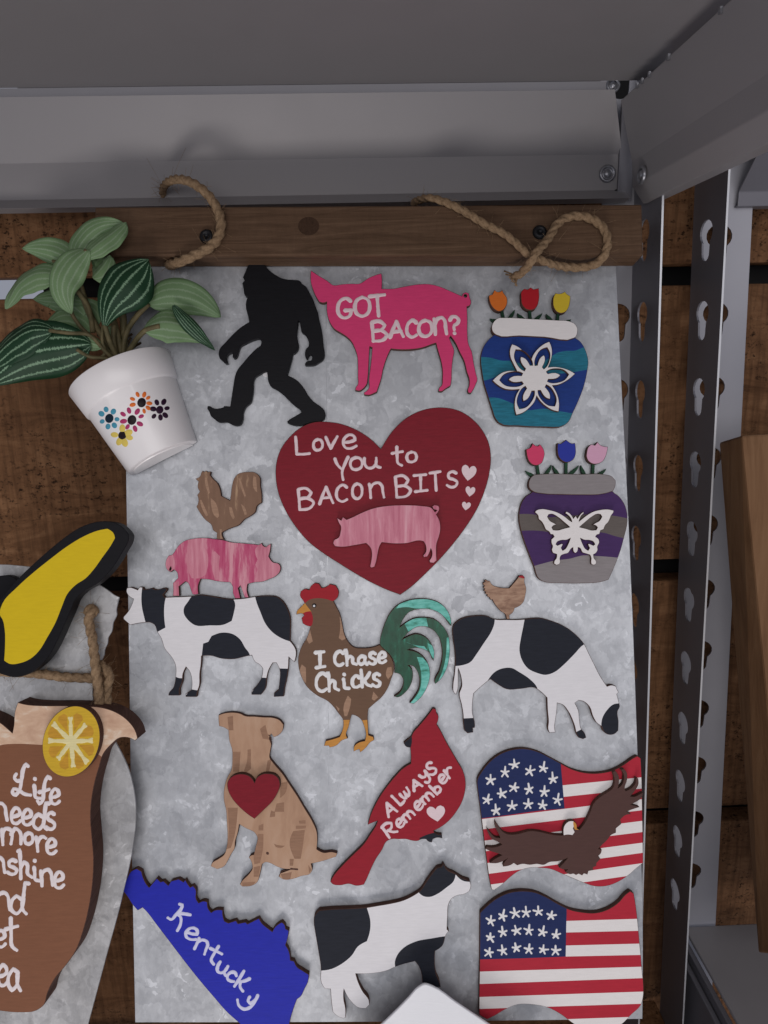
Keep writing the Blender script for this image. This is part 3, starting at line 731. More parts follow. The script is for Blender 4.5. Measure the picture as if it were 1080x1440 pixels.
leaves_part(t, [(165,350,240,400),(375,302,325,385),(385,308,430,385),(595,308,515,385),(610,308,640,385),(812,335,745,388)], [(258,310,272,385),(492,284,490,385),(708,300,705,385)], H0, H1 - .6, vase, M_leafpaint)
for pts, mt, lb in (([(170,180),(205,165),(222,130),(240,148),(265,155),(280,140),(298,160),(318,210),(312,250),(295,290),(265,308),(225,305),(195,280),(178,240)], M_tulpink, 'pink tulip'),
                ([(422,130),(445,137),(470,120),(490,103),(510,120),(535,133),(560,128),(567,170),(567,220),(550,260),(520,280),(490,285),(450,265),(428,235),(420,190)], M_tulblue, 'blue tulip'),
                ([(665,165),(690,140),(720,148),(742,120),(760,143),(785,155),(825,160),(818,200),(806,240),(785,275),(750,295),(705,298),(668,275),(652,240),(655,200)], M_tullight, 'pale pink tulip')):
    tag(cutout('tulip', t(pts), H0, H1 + .8, mt, M_edge, parent=vase), lb)

# ---- big heart
t = crop(380, 560, .2963)
p = t([(525,240),(545,205),(580,155),(630,105),(690,68),(760,47),(830,44),(900,60),(960,98),(1010,155),(1040,220),(1048,290),(1040,360),(1015,450),(980,530),(930,610),(870,690),(800,770),(730,840),(670,895),(618,933),(560,912),(480,875),(400,830),(320,780),(250,735),(180,680),(120,610),(70,530),(38,450),(26,380),(28,310),(50,240),(90,185),(150,135),(210,113),(280,112),(350,125),(420,155),(480,195)])
heart = tag(cutout('heart_magnet', p, H0, H1, M_red, M_edge), 'large dark red heart lettered Love you to BACON BITS with a pink pig', 'magnet')
strokes('lettering', letters([('L',117,184,186,266),('o',205,195,248,246),('v',264,182,318,238),('e',346,173,408,238),('y',307,278,370,386),('o',380,281,436,338),('u',447,282,522,332),('t',578,230,632,318),('o',648,255,694,302),
    ('B',129,428,206,528),('A',234,421,298,502),('C',314,411,366,490),('O',390,405,436,477),('n',470,400,540,472),('B',590,368,666,470),('I',682,362,745,443),('T',758,348,806,437),('S',840,348,890,422)], t), H1, 2.1, M_letterp, heart)
for a in ((942,355,70,74),(949,443,46,48),(930,512,42,40)):
    cutout('painted_heart', t(heartpts(*a, 8)), H1 - .1, H1 + .14, M_letterp, M_letterp, parent=heart, chamfer=.08)
cutout('pig_cutout', t([(316,568),(337,580),(345,563),(362,576),(385,567),(430,545),(490,522),(560,510),(640,507),(720,511),(765,520),(782,540),(793,532),(775,527),(768,514),(780,506),(798,510),(803,522),(797,540),(788,552),(803,580),(808,620),(800,660),(790,690),(788,730),(790,770),(775,782),(758,780),(755,770),(765,755),(768,730),(762,712),(755,735),(745,752),(728,755),(726,745),(738,730),(738,700),(728,680),(710,676),(650,688),(590,690),(530,684),(520,700),(510,740),(503,775),(495,800),(480,805),(473,798),(478,775),(482,740),(478,715),(455,688),(400,698),(340,706),(308,703),(298,690),(302,675),(325,660),(333,635),(335,610),(325,590)]),
    H1 + .05, H1 + 2.6, M_lightpig, M_edge, parent=heart, chamfer=.15)

# ---- stacked farm animals
t = crop(170, 650, .2361)
cow = [(35,750),(55,745),(80,752),(100,760),(112,742),(130,745),(135,758),(160,755),(185,748),(195,755),(225,758),(255,748),(275,755),(268,770),(250,790),(262,805),(300,803),(380,800),(440,795),(460,790),(520,795),(580,805),(650,815),(740,810),(800,800),(880,795),(930,802),(965,830),(990,870),(1008,920),(1010,1000),(1008,1065),(1025,1085),(1042,1115),(1035,1190),(1020,1180),(1000,1160),(998,1220),(988,1290),(975,1350),(970,1395),(910,1398),(912,1375),(938,1355),(945,1300),(945,1235),(925,1195),(905,1195),(880,1240),(868,1290),(860,1350),(835,1385),(778,1385),(778,1368),(808,1330),(838,1280),(845,1230),(825,1205),(800,1190),(780,1150),(750,1155),(680,1172),(600,1170),(530,1152),(480,1155),(478,1200),(470,1260),(468,1330),(455,1370),(452,1398),(385,1398),(385,1380),(420,1355),(422,1300),(405,1240),(388,1220),(370,1260),(365,1310),(350,1350),(350,1390),(282,1390),(285,1375),(310,1345),(325,1280),(322,1200),(300,1160),(260,1110),(240,1050),(215,1008),(200,970),(175,955),(140,955),(100,960),(55,970),(15,935),(15,920),(45,885),(65,845),(75,815),(45,795),(32,770)]
st = thing('animal_stack_magnet', magnet_loc(t(cow)), 'brown rooster on a streaked pink pig on a black and white cow, stacked', 'magnet')
cutout('cow', t(cow), H0, H1, M_white, M_edge, [(t(q), M_cblack) for q in (
    [(130,730),(290,730),(272,790),(262,830),(258,920),(265,985),(215,1012),(150,960),(138,920),(125,860),(122,800)],
    [(440,780),(660,800),(680,840),(672,900),(660,945),(610,968),(530,972),(440,970),(400,940),(375,900),(375,870),(400,830),(420,800)],
    [(795,780),(900,775),(1040,850),(1040,1075),(960,1050),(900,1010),(860,960),(830,890),(810,840)],
    [(490,1080),(520,1070),(540,1035),(600,1015),(670,1025),(710,1055),(740,1105),(765,1140),(770,1165),(680,1190),(560,1190),(480,1165)],
    [(260,1410),(310,1265),(345,1285),(375,1285),(365,1410)], [(370,1410),(415,1352),(475,1362),(470,1410)], [(765,1400),(828,1282),(875,1285),(865,1400)], [(895,1410),(942,1228),(1005,1230),(985,1410)])], parent=st, corner=40)
cutout('pig', t([(305,550),(285,555),(270,580),(265,610),(275,640),(295,655),(315,640),(330,650),(340,690),(310,720),(312,760),(310,796),(348,797),(345,740),(385,710),(395,715),(415,755),(425,785),(440,789),(462,784),(460,735),(475,695),(520,698),(580,710),(650,715),(665,740),(668,780),(680,811),(712,811),(705,780),(698,750),(712,735),(728,780),(738,806),(762,806),(750,760),(755,725),(800,715),(850,710),(880,698),(920,680),(945,655),(950,620),(940,605),(905,595),(880,560),(890,520),(893,485),(880,492),(865,505),(845,495),(838,480),(825,490),(790,488),(720,482),(650,475),(612,464),(560,457),(490,450),(430,455),(380,468),(340,500),(310,545)]),
    H0, H1 - .15, M_stackpig, M_edge, [(t(q), M_lightpig) for q in ([(800,520),(815,500),(808,480),(900,470),(960,600),(950,660),(900,710),(850,712),(800,716),(812,690),(802,670),(815,640),(800,610),(814,580),(802,550)],[(400,450),(500,445),(492,500),(515,540),(520,600),(505,670),(470,690),(420,690),(400,640),(388,560),(400,500)],[(545,540),(560,530),(590,560),(585,640),(600,700),(560,700),(545,640)],[(300,720),(345,710),(350,800),(305,800)],[(255,550),(310,545),(320,600),(310,660),(255,650)])], holes=[t([(293,628),(298,620),(302,635),(293,648),(288,640)])], parent=st, chamfer=.15)
cutout('rooster', t([(480,60),(487,50),(495,58),(508,50),(515,58),(535,55),(530,75),(545,95),(575,125),(590,160),(597,200),(625,215),(650,228),(655,190),(662,140),(675,95),(700,68),(750,58),(800,62),(825,85),(830,140),(838,190),(838,240),(810,260),(800,295),(770,320),(735,340),(700,375),(660,390),(625,405),(600,420),(605,445),(616,461),(570,457),(572,420),(550,405),(540,375),(500,340),(470,300),(450,265),(462,230),(455,195),(470,175),(458,150),(462,115),(443,98),(470,85)]),
    H0, H1 - .05, M_stackrooster, M_edge, [(t(q), M_tan) for q in ([(500,90),(512,95),(530,180),(522,190),(505,140)],[(535,215),(550,225),(585,320),(575,332),(555,315),(540,270)],[(470,225),(480,225),(520,315),(508,322),(485,280)],[(645,265),(660,270),(678,330),(668,340),(652,310)],
    [(700,95),(712,100),(745,200),(738,210),(715,150)],[(790,80),(805,90),(812,180),(800,170)],[(715,250),(725,255),(750,310),(738,315)],[(588,400),(600,400),(605,455),(592,455)])], parent=st, chamfer=.15)

# ---- rooster with green tail
t = crop(400, 800, .2315)
rb = [(115,195),(95,165),(100,135),(125,122),(150,128),(160,105),(185,85),(210,90),(225,115),(250,110),(275,92),(310,100),(330,140),(322,175),(297,196),(315,230),(335,270),(350,330),(365,400),(385,440),(420,475),(480,482),(540,475),(578,461),(600,485),(640,525),(662,570),(665,620),(650,665),(625,730),(590,780),(550,815),(510,850),(505,910),(508,960),(510,1010),(540,1020),(545,1040),(520,1055),(500,1080),(480,1100),(460,1115),(455,1095),(440,1100),(420,1110),(425,1075),(450,1055),(488,1045),(495,1010),(485,960),(465,915),(440,895),(410,885),(400,915),(390,960),(375,1010),(385,1030),(345,1045),(320,1070),(275,1085),(270,1075),(240,1075),(250,1045),(290,1035),(335,1020),(350,985),(358,940),(355,915),(330,880),(300,840),(265,805),(200,770),(140,720),(105,660),(85,590),(85,530),(105,470),(135,420),(158,350),(135,345),(110,330),(104,300),(120,280),(110,273),(72,278),(75,258),(100,230),(122,208)]
ro = thing('rooster_magnet', magnet_loc(t(rb)), 'brown rooster with red comb and glossy green tail lettered I Chase Chicks', 'magnet')
tan = [[(335,290),(345,300),(370,425),(350,435),(330,420),(338,370)],[(155,370),(172,440),(150,455),(135,430)],[(105,580),(130,600),(132,690),(110,690),(92,630)],[(625,600),(650,595),(655,640),(630,670),(618,650)],[(385,770),(405,790),(400,830),(380,895),(365,895),(358,850)],[(540,745),(570,780),(545,800),(530,790)],[(312,830),(335,850),(328,865)]]
bodyo = cutout('body', t(rb), H0, H1, M_brown, M_edge, [(t(q), M_tan) for q in tan] + [
    (t([(70,200),(70,60),(360,60),(360,200),(300,198),(260,185),(200,178),(150,188),(126,207)]), M_comb),
    (t([(60,290),(60,240),(122,205),(148,240),(165,262),(130,268),(110,280)]), M_gold), (t([(90,350),(90,290),(128,262),(160,257),(172,290),(168,340),(152,352)]), M_comb),
    (t([(200,1150),(200,1000),(345,920),(415,918),(455,920),(530,914),(600,1000),(600,1150)]), M_gold)], parent=ro, chamfer=.15)
tailp = [(580,440),(590,390),(610,330),(640,270),(680,225),(740,195),(810,182),(880,185),(940,205),(985,245),(1010,300),(1015,345),(1005,345),(985,315),(950,275),(900,250),(850,243),(800,248),(760,262),(725,300),(700,355),(740,325),(790,300),(850,295),(910,305),(960,345),(995,400),(1005,470),(1000,550),(980,620),(950,670),(915,700),(912,688),(940,620),(958,540),(955,470),(935,410),(900,370),(850,350),(800,355),(755,385),(715,430),(750,410),(800,395),(850,410),(890,450),(910,500),(905,560),(895,545),(880,510),(850,490),(800,480),(745,492),(790,500),(840,530),(870,570),(885,640),(870,710),(830,780),(785,820),(760,815),(780,790),(815,730),(820,670),(805,620),(780,590),(750,585),(775,610),(780,660),(765,710),(730,755),(690,780),(665,775),(700,750),(720,710),(720,670),(700,640),(668,632),(667,570),(642,524),(603,486),(581,461)]
cutout('tail', t(tailp), H0, H1 + .9, M_green, M_edge, [(t(q), M_mint) for q in ([(680,240),(740,170),(830,160),(960,180),(1040,300),(1030,360),(950,275),(880,243),(800,240),(740,232)],[(730,335),(790,300),(860,290),(872,350),(800,352),(755,385)],
    [(985,420),(1020,400),(1020,600),(920,710),(960,620),(982,520)],[(805,535),(840,540),(895,620),(890,720),(800,830),(765,815),(822,735),(832,650)],[(730,440),(780,460),(850,470),(885,520),(820,480)],[(870,450),(920,480),(915,560),(890,520)])], parent=ro, chamfer=.18)
strokes('lettering', letters([('I',187,503,244,600),('C',305,500,358,586),('h',366,493,436,583),('a',446,530,502,580),('s',514,508,558,578),('e',572,505,614,570),('C',193,633,258,743),('h',258,630,328,740),('i',350,635,392,730),('c',412,648,456,718),('k',462,615,527,716),('s',537,636,584,714)], t), H1, 2.5, M_letterw, ro)
def dot(name, t, cx, cy, r, h, mat, parent, up=.2):
    pts = [(cx + r * math.cos(k * math.pi / 6), cy + r * math.sin(k * math.pi / 6)) for k in range(12)]
    return cutout(name, t(pts), h - .05, h + up, mat, mat, parent=parent, chamfer=.08)
e = dot('eye', t, 181, 223, 13, H1, M_black, ro); dot('eye_highlight', t, 180, 225, 7, H1 + .2, M_white, e, .12)

# ---- grazing cow with hen
t = crop(620, 790, .25)
cow = [(70,360),(85,340),(120,318),(200,303),(260,305),(300,322),(370,325),(440,325),(480,322),(560,317),(630,335),(700,365),(760,410),(805,460),(830,510),(860,570),(895,640),(935,700),(960,693),(985,700),(993,720),(1000,735),(990,745),(1003,795),(1007,815),(995,840),(1000,900),(998,950),(975,970),(940,972),(915,955),(905,930),(875,905),(855,870),(835,815),(800,785),(775,780),(755,795),(775,840),(780,890),(790,940),(810,965),(818,990),(800,998),(775,990),(760,960),(755,935),(740,890),(715,840),(685,805),(655,795),(652,840),(645,890),(640,930),(645,960),(610,962),(602,940),(605,900),(600,840),(597,765),(560,730),(530,710),(450,715),(370,717),(320,690),(278,660),(235,695),(185,740),(178,800),(178,850),(185,880),(192,920),(190,935),(180,935),(182,960),(150,965),(132,950),(126,900),(125,860),(115,800),(103,740),(117,700),(113,650),(97,598),(98,660),(95,720),(85,748),(72,735),(68,690),(75,640),(80,585),(78,500),(68,430)]
gc = thing('cow_magnet', magnet_loc(t(cow)), 'grazing black and white cow with a small brown hen standing on its back', 'magnet')
cutout('cow', t(cow), H0, H1, M_white, M_edge, [(t(q), M_cblack) for q in (
    [(50,350),(120,290),(300,295),(302,340),(285,390),(240,460),(200,520),(165,565),(120,582),(50,586)],
    [(475,300),(570,295),(720,340),(830,455),(805,465),(750,520),(690,580),(640,620),(590,636),(540,625),(490,600),(455,550),(442,500),(450,430),(462,370)],
    [(262,670),(310,615),(345,600),(400,598),(440,620),(500,660),(540,705),(548,735),(360,740)],
    [(1030,790),(1000,796),(975,800),(930,840),(908,880),(903,935),(930,1000),(1030,1000)], [(105,882),(190,878),(205,900),(200,980),(105,980)], [(745,965),(800,938),(840,1000),(760,1020)])], parent=gc, corner=40)
cutout('hen', t([(238,118),(250,112),(243,104),(257,100),(262,106),(275,108),(290,130),(320,142),(385,148),(405,125),(430,95),(440,78),(460,75),(472,88),(470,110),(480,150),(475,190),(465,225),(440,250),(415,260),(405,285),(385,300),(388,322),(370,322),(362,295),(340,280),(305,240),(294,222),(290,212),(280,215),(272,200),(260,195),(262,185),(248,180),(253,170),(240,163),(248,152),(238,145),(246,135),(237,128)]), H0, H1 - .1, M_hen, M_edge,
    [(t([(430,85),(440,70),(480,70),(475,95),(450,90)]), M_comb)], parent=gc, chamfer=.15)

# ---- dog
t = crop(280, 990, .1944)
p = t([(140,80),(190,65),(260,62),(300,70),(330,85),(400,90),(460,95),(540,100),(580,115),(610,150),(605,190),(575,225),(540,240),(522,215),(508,245),(522,290),(515,340),(510,385),(540,430),(600,500),(650,575),(710,665),(760,750),(820,850),(850,920),(855,1000),(850,1050),(900,1075),(960,1070),(1000,1080),(990,1105),(930,1125),(880,1140),(810,1155),(820,1200),(800,1230),(740,1245),(680,1265),(610,1270),(578,1250),(585,1225),(640,1205),(665,1195),(600,1190),(560,1175),(510,1150),(480,1145),(455,1160),(440,1230),(420,1290),(380,1315),(310,1320),(295,1305),(310,1280),(360,1230),(385,1190),(375,1135),(360,1110),(375,1095),(395,1090),(410,1030),(420,960),(400,930),(340,900),(290,870),(280,930),(260,1000),(258,1040),(230,1090),(215,1120),(180,1175),(130,1195),(85,1175),(90,1155),(140,1120),(180,1090),(200,1030),(205,950),(200,850),(195,770),(180,700),(180,620),(200,540),(235,470),(240,400),(238,330),(220,270),(212,190),(180,170),(145,160),(140,110)])
dk = [[(205,95),(245,85),(248,190),(215,190)],[(440,180),(480,150),(500,230),(510,260),(460,250)],[(245,345),(300,345),(290,490),(245,490)],[(350,330),(375,325),(375,470),(335,500),(325,480),(345,420)],[(495,410),(525,395),(505,500),(480,500)],[(590,570),(640,560),(620,650),(585,680)],[(560,720),(615,710),(615,780),(545,780)],[(520,770),(550,780),(550,815),(510,820)],
      [(205,750),(280,750),(270,870),(250,980),(230,1040),(200,1050),(212,950)],[(430,880),(465,865),(465,915),(430,915)],[(425,940),(465,940),(460,1060),(440,1150),(400,1160),(395,1090),(412,1040)],[(395,1180),(445,1170),(430,1250),(395,1250)],[(700,880),(775,880),(770,900),(700,905)],[(680,920),(765,910),(750,1030),(735,1120),(690,1120),(655,990)],[(720,845),(770,840),(770,865),(725,865)],
      [(655,1120),(685,1120),(680,1170),(655,1170)],[(540,1010),(570,1020),(620,1025),(600,1040),(555,1035)],[(590,1230),(670,1215),(660,1268),(605,1268)],[(310,1290),(410,1285),(380,1315),(315,1318)],[(790,1165),(815,1200),(795,1225)]]
dog = tag(cutout('dog_magnet', p, H0, H1, M_dog, M_edge, [(t(q), M_dogdark) for q in dk], chamfer=.15), 'sitting light brown dog with a red heart on its chest', 'magnet')
cutout('heart_cutout', t([(402,570),(415,535),(450,510),(500,503),(550,515),(580,550),(585,595),(565,650),(530,705),(470,765),(400,832),(340,790),(280,735),(235,680),(205,610),(205,565),(230,530),(275,508),(330,508),(375,530)]), H1 + .05, H1 + 3, M_red, M_edge, parent=dog)
for ln, rr in (([(493,1078),(497,1082)], 1.7), ([(665,1192),(710,1196)], 1.4), ([(505,225),(520,250),(516,275)], .8), ([(578,1245),(600,1210),(640,1200)], .5)):
    strokes('painted_mark', [t(ln)], H1, rr, M_edge, dog, .1)

# ---- cardinal
t = crop(450, 980, .2130)
p = t([(720,110),(745,75),(765,80),(770,105),(782,125),(780,155),(770,180),(800,230),(830,290),(870,360),(910,430),(945,490),(962,560),(955,640),(935,700),(900,760),(850,820),(790,865),(750,885),(760,900),(805,910),(808,935),(775,930),(745,940),(738,962),(715,955),(700,940),(665,942),(650,950),(610,950),(570,940),(520,940),(470,940),(440,955),(410,1010),(370,1070),(340,1130),(310,1200),(290,1240),(240,1248),(190,1235),(130,1245),(80,1235),(68,1220),(80,1195),(150,1110),(230,1030),(290,970),(330,910),(375,835),(380,818),(350,830),(315,845),(330,790),(360,720),(400,650),(450,580),(500,520),(550,470),(600,440),(600,390),(595,335),(570,330),(552,305),(575,285),(600,265),(615,235),(650,195)])
cardi = tag(cutout('cardinal_magnet', p, H0, H1, M_red2, M_edge, [(t([(530,310),(560,275),(606,262),(606,300),(595,345),(560,340)]), M_cblack), (t([(655,932),(720,905),(760,896),(830,900),(830,985),(690,985)]), M_cblack)], chamfer=.18), 'red cardinal bird lettered Always Remember with a small pale heart', 'magnet')
strokes('lettering', letters([('A',462,738,66,86,-28),('L',516,672,44,84,-42),('w',565,640,62,56,-38),('A',634,578,62,64,-28),('Y',698,530,50,74,-40),('S',735,472,52,82,-28),
    ('R',458,876,78,92,-28),('e',528,832,46,54,-38),('m',582,785,76,46,-40),('e',650,716,52,54,-38),('m',706,665,78,46,-40),('b',762,602,50,74,-42),('e',810,540,50,54,-38),('r',852,500,50,64,-28)], t), H1, 2.0, M_letterp, cardi)
cutout('painted_heart', t(heartpts(768, 772, 122, 104, -8)), H1 - .1, H1 + .14, M_letterp, M_letterp, parent=cardi, chamfer=.08)

# ---- flags
def lerp_stripe(L, R, xl, xr): return [(xl, L[0]), (xr, R[0]), (xr, R[1]), (xl, L[1])]
def star(t, cx, cy, s, rnd):
    out = []; a0 = rnd.uniform(-.25, .25)
    for k in range(5):
        a = -math.pi / 2 + a0 + k * 2 * math.pi / 5 + rnd.uniform(-.12, .12); L = s * rnd.uniform(.8, 1.2) * (1.25 if k == 0 else 1)
        out.append(t([(cx, cy), (cx + L * math.cos(a), cy + L * math.sin(a))]))
    return out
t = crop(655, 1030, .25)
p = t([(65,265),(90,220),(140,160),(200,118),(270,95),(340,92),(410,110),(470,140),(530,172),(600,208),(680,228),(760,228),(830,212),(890,180),(940,145),(965,132),(985,145),(990,250),(993,400),(997,600),(998,735),(960,765),(920,800),(860,840),(790,865),(720,865),(660,845),(600,820),(540,795),(480,770),(420,762),(360,762),(300,780),(250,815),(200,860),(160,888),(145,885),(135,840),(115,700),(95,540),(80,420),(68,330)])
L = [487,545,610,670,738,800,862]; R = [375,437,497,560,620,677,735]
ex = lambda l, r, x: l + (r - l) * (x - 95) / 900
wh = [[(500,302),(1050,246),(1050,309),(500,368)]]
for k in (0, 2, 4, 6):
    l2 = L[k+1] if k < 6 else 925; r2 = R[k+1] if k < 6 else 795
    wh.append([(20, ex(L[k], R[k], 20)), (1050, ex(L[k], R[k], 1050)), (1050, ex(l2, r2, 1050)), (20, ex(l2, r2, 20))])
flag = tag(cutout('flag_magnet', p, H0, H1, M_flagred, M_edge, [(t(q), M_cream) for q in wh] + [(t([(20,40),(525,40),(535,180),(545,300),(556,428),(400,442),(250,463),(20,492)]), M_navy)]), 'wavy stars and stripes flag with a brown eagle spread across it', 'magnet')
rnd = random.Random(3); sl = []
for x, y in [(275,182),(220,224),(360,217),(437,202),(140,268),(490,262),(272,310),(200,345),(358,320),(442,334),(122,380),(260,415),(352,404),(432,410),(517,380),(170,440)]: sl += star(t, x, y, 25, rnd)
strokes('stars', sl, H1, 1.4, M_letterw, flag, .2)
eg = [(165,498),(185,530),(210,560),(235,572),(300,570),(360,555),(420,560),(480,575),(550,580),(557,520),(580,500),(605,498),(622,515),(625,540),(640,548),(670,510),(700,450),(720,400),(760,360),(800,335),(830,310),(838,270),(828,225),(840,215),(858,240),(862,280),(855,315),(875,300),(890,265),(885,225),(872,210),(890,205),(905,225),(908,265),(895,320),(900,330),(930,315),(955,285),(958,255),(970,260),(972,290),(950,330),(925,360),(950,362),(985,345),(998,340),(990,365),(960,390),(925,405),(950,412),(978,420),(940,432),(905,445),(930,460),(900,465),(870,490),(875,515),(845,540),(845,565),(815,580),(800,600),(770,630),(745,655),(765,660),(760,680),(745,695),(758,712),(735,735),(735,750),(715,760),(718,775),(690,780),(685,800),(665,793),(655,805),(635,795),(620,803),(605,795),(590,798),(560,785),(575,770),(545,770),(525,760),(550,735),(575,705),(520,725),(470,730),(440,745),(400,740),(360,745),(320,740),(290,748),(270,735),(255,745),(210,755),(215,735),(240,705),(180,735),(135,735),(160,715),(205,690),(180,680),(140,668),(110,655),(120,645),(170,645),(205,630),(180,615),(150,600),(125,565),(118,540),(135,560),(165,590),(195,595),(185,570),(165,530)]
cutout('eagle_cutout', t(eg), H1 + .1, H1 + 2.8, M_eagle, M_edge, [(t([(540,582),(545,500),(600,485),(610,515),(602,540),(612,560),(600,577),(570,574)]), M_cream), (t([(606,490),(640,505),(634,548),(614,546),(606,525)]), M_gold)], parent=flag, chamfer=.12)

t = crop(655, 1230, .25)
p = t([(80,215),(120,175),(180,130),(240,103),(320,92),(390,100),(450,125),(520,165),(590,198),(660,212),(730,215),(800,195),(860,155),(900,110),(925,92),(945,105),(955,160),(965,240),(978,380),(985,450),(992,540),(1000,620),(998,690),(985,735),(930,790),(880,840),(800,880),(700,880),(640,860),(590,828),(540,790),(460,748),(380,732),(290,732),(220,760),(170,790),(120,815),(75,790),(75,700),(78,480)])
wh = [[(540,261),(1050,246),(1050,314),(540,326)],[(540,399),(1050,386),(1050,450),(540,461)],[(20,547),(1050,516),(1050,580),(20,617)],[(20,690),(1050,656),(1050,724),(20,757)],[(20,830),(560,813),(1050,796),(1050,900),(20,900)]]
flag = tag(cutout('flag_magnet', p, H0, H1, M_flagred, M_edge, [(t(q), M_cream) for q in wh] + [(t([(20,40),(540,40),(565,150),(565,300),(562,461),(300,471),(20,478)]), M_navy)]), 'plain wavy stars and stripes flag without an eagle', 'magnet')
sl = []
for x, y in [(140,260),(208,232),(278,218),(340,213),(408,208),(480,230),(138,354),(208,324),(285,315),(355,314),(433,324),(507,340),(132,437),(208,427),(283,412),(355,420),(435,422),(505,427)]: sl += star(t, x, y, 24, rnd)
strokes('stars', sl, H1, 1.4, M_letterw, flag, .2)

# ---- Kentucky
t = crop(160, 1200, .2685)
p = t([(45,195),(70,130),(90,95),(120,80),(145,95),(155,130),(170,160),(185,178),(205,155),(225,130),(245,150),(260,145),(285,168),(300,145),(340,135),(365,150),(375,138),(390,165),(400,178),(415,170),(430,190),(432,240),(445,260),(470,250),(490,255),(495,290),(510,310),(530,298),(570,297),(572,330),(580,355),(600,365),(640,352),(650,368),(690,360),(700,370),(740,350),(760,340),(775,365),(810,395),(830,410),(845,385),(880,360),(895,375),(900,395),(918,405),(910,450),(900,480),(920,520),(925,560),(945,565),(960,595),(990,615),(1022,635),(1020,665),(1000,710),(975,755),(960,765),(940,820),(925,870),(915,930),(800,950),(700,925),(640,875),(600,840),(520,750),(460,680),(380,580),(300,475),(220,370),(170,305),(150,285),(125,300),(95,265),(70,225)])
ky = tag(cutout('state_map_magnet', p, H0, H1, M_kyblue, M_edge, corner=36), 'royal blue state outline lettered Kentucky, tilted at the bottom left of the board', 'magnet')
strokes('lettering', [t(q) for q in ([(345,266),(360,270),(352,292),(325,322),(300,346),(284,338)], [(400,322),(372,317),(335,314)], [(332,316),(350,334),(350,368),(333,404)],
    [(712,752),(704,772),(716,786),(736,772),(752,744)], [(754,744),(738,778),(714,806),(684,816),(656,798),(648,768)])] +
    letters([('e',409,420,62,62,24),('n',462,484,66,66,30),('t',528,528,72,92,34),('u',572,605,62,54,30),('c',618,644,42,50,30),('k',676,670,60,92,36)], t), H1, 2.2, M_letterb, ky)

# ---- standing cow
t = crop(420, 1190, .2593)
p = t([(85,380),(110,348),(180,342),(280,338),(370,332),(430,322),(500,310),(570,292),(620,268),(660,240),(690,195),(730,140),(750,118),(775,112),(785,95),(795,112),(800,122),(850,150),(890,175),(928,188),(935,215),(925,245),(900,260),(860,268),(830,285),(815,310),(808,380),(805,450),(815,460),(800,480),(780,540),(740,570),(738,620),(745,690),(765,740),(770,765),(750,765),(720,750),(670,740),(665,690),(650,650),(630,625),(525,655),(480,675),(400,690),(310,692),(325,740),(350,790),(380,830),(385,860),(365,880),(320,875),(290,850),(255,800),(245,775),(245,830),(255,880),(255,930),(245,935),(220,928),(185,900),(178,850),(172,775),(140,772),(122,740),(120,660),(105,560),(88,460),(82,420)])
tag(cutout('cow_magnet', p, H0, H1 + .4, M_white, M_edge, [(t(q), M_cblack) for q in (
    [(50,320),(365,320),(375,350),(388,400),(388,450),(370,515),(320,545),(290,590),(230,640),(180,665),(100,676),(50,500)],
    [(655,255),(640,220),(760,70),(810,90),(852,150),(840,190),(800,225),(750,260),(710,275),(675,270)],
    [(830,485),(780,490),(720,500),(640,515),(570,550),(535,590),(522,625),(525,664),(560,670),(640,640),(640,800),(800,800),(800,560)],
    [(845,146),(900,170),(940,185),(940,193),(890,187)])], corner=40), 'black and white standing cow facing right, behind the white plastic corner', 'magnet')

# ---- smooth white slab in front at the bottom
p = [(470, 1500), (500, 1473), (540, 1438), (575, 1403), (588, 1389), (597, 1384.5), (609, 1388), (640, 1409), (680, 1436), (740, 1477), (770, 1500), (640, 1640)]
tag(cutout('white_panel', p, 13.8, 15, M_plastic, M_plastic, chamfer=.3), 'plain white plastic corner poking up in front of the standing cow', 'panel')

# ------------------------------------------------------------------ jar shaped sign at the left
t = crop(0, 720, .236)
jp = [(-80, 796), (43, 797), (90, 806), (137, 821), (153, 831), (161, 837), (167.5, 840), (165, 850), (163.5, 858), (164, 864), (159, 876), (157, 888), (152, 897), (151, 905), (147, 914), (146, 922), (141, 932), (133, 950), (130, 970), (132, 990),
      (146, 1012), (163, 1045), (178, 1075), (188, 1110), (191, 1150), (188, 1182), (172, 1260), (148, 1350), (124, 1440), (108, 1500), (-80, 1510)]
jar = tag(cutout('metal_sign', jp, 9, 9.9, M_jarplate, M_jarplate, chamfer=.1), 'jar shaped galvanized metal sign tied with rope round its neck, left edge', 'sign')
def cq(P): return [(a * .236, 720 + b * .236, h) for a, b, h in P]
rope('rope', cq([(-60, 950, 14), (150, 957, 14), (250, 965, 14), (370, 982, 14), (480, 988, 14), (560, 990, 14), (610, 985, 13)]), .0023, M_rope, jar, 50)
rope('rope', cq([(556, 600, 10.5), (543, 586, 13.5), (530, 620, 14.5), (537, 690, 14.5), (548, 740, 15), (562, 850, 16), (572, 950, 17), (585, 1050, 17), (592, 1150, 15), (598, 1230, 13)]), lambda u: .0030 if u < .2 else .0023, M_rope, jar, 70)
rope('rope', cq([(585, 905, 12), (620, 925, 13), (650, 970, 14), (640, 1040, 13.5), (635, 1100, 13), (648, 1180, 12)]), .0022, M_rope, jar, 50)

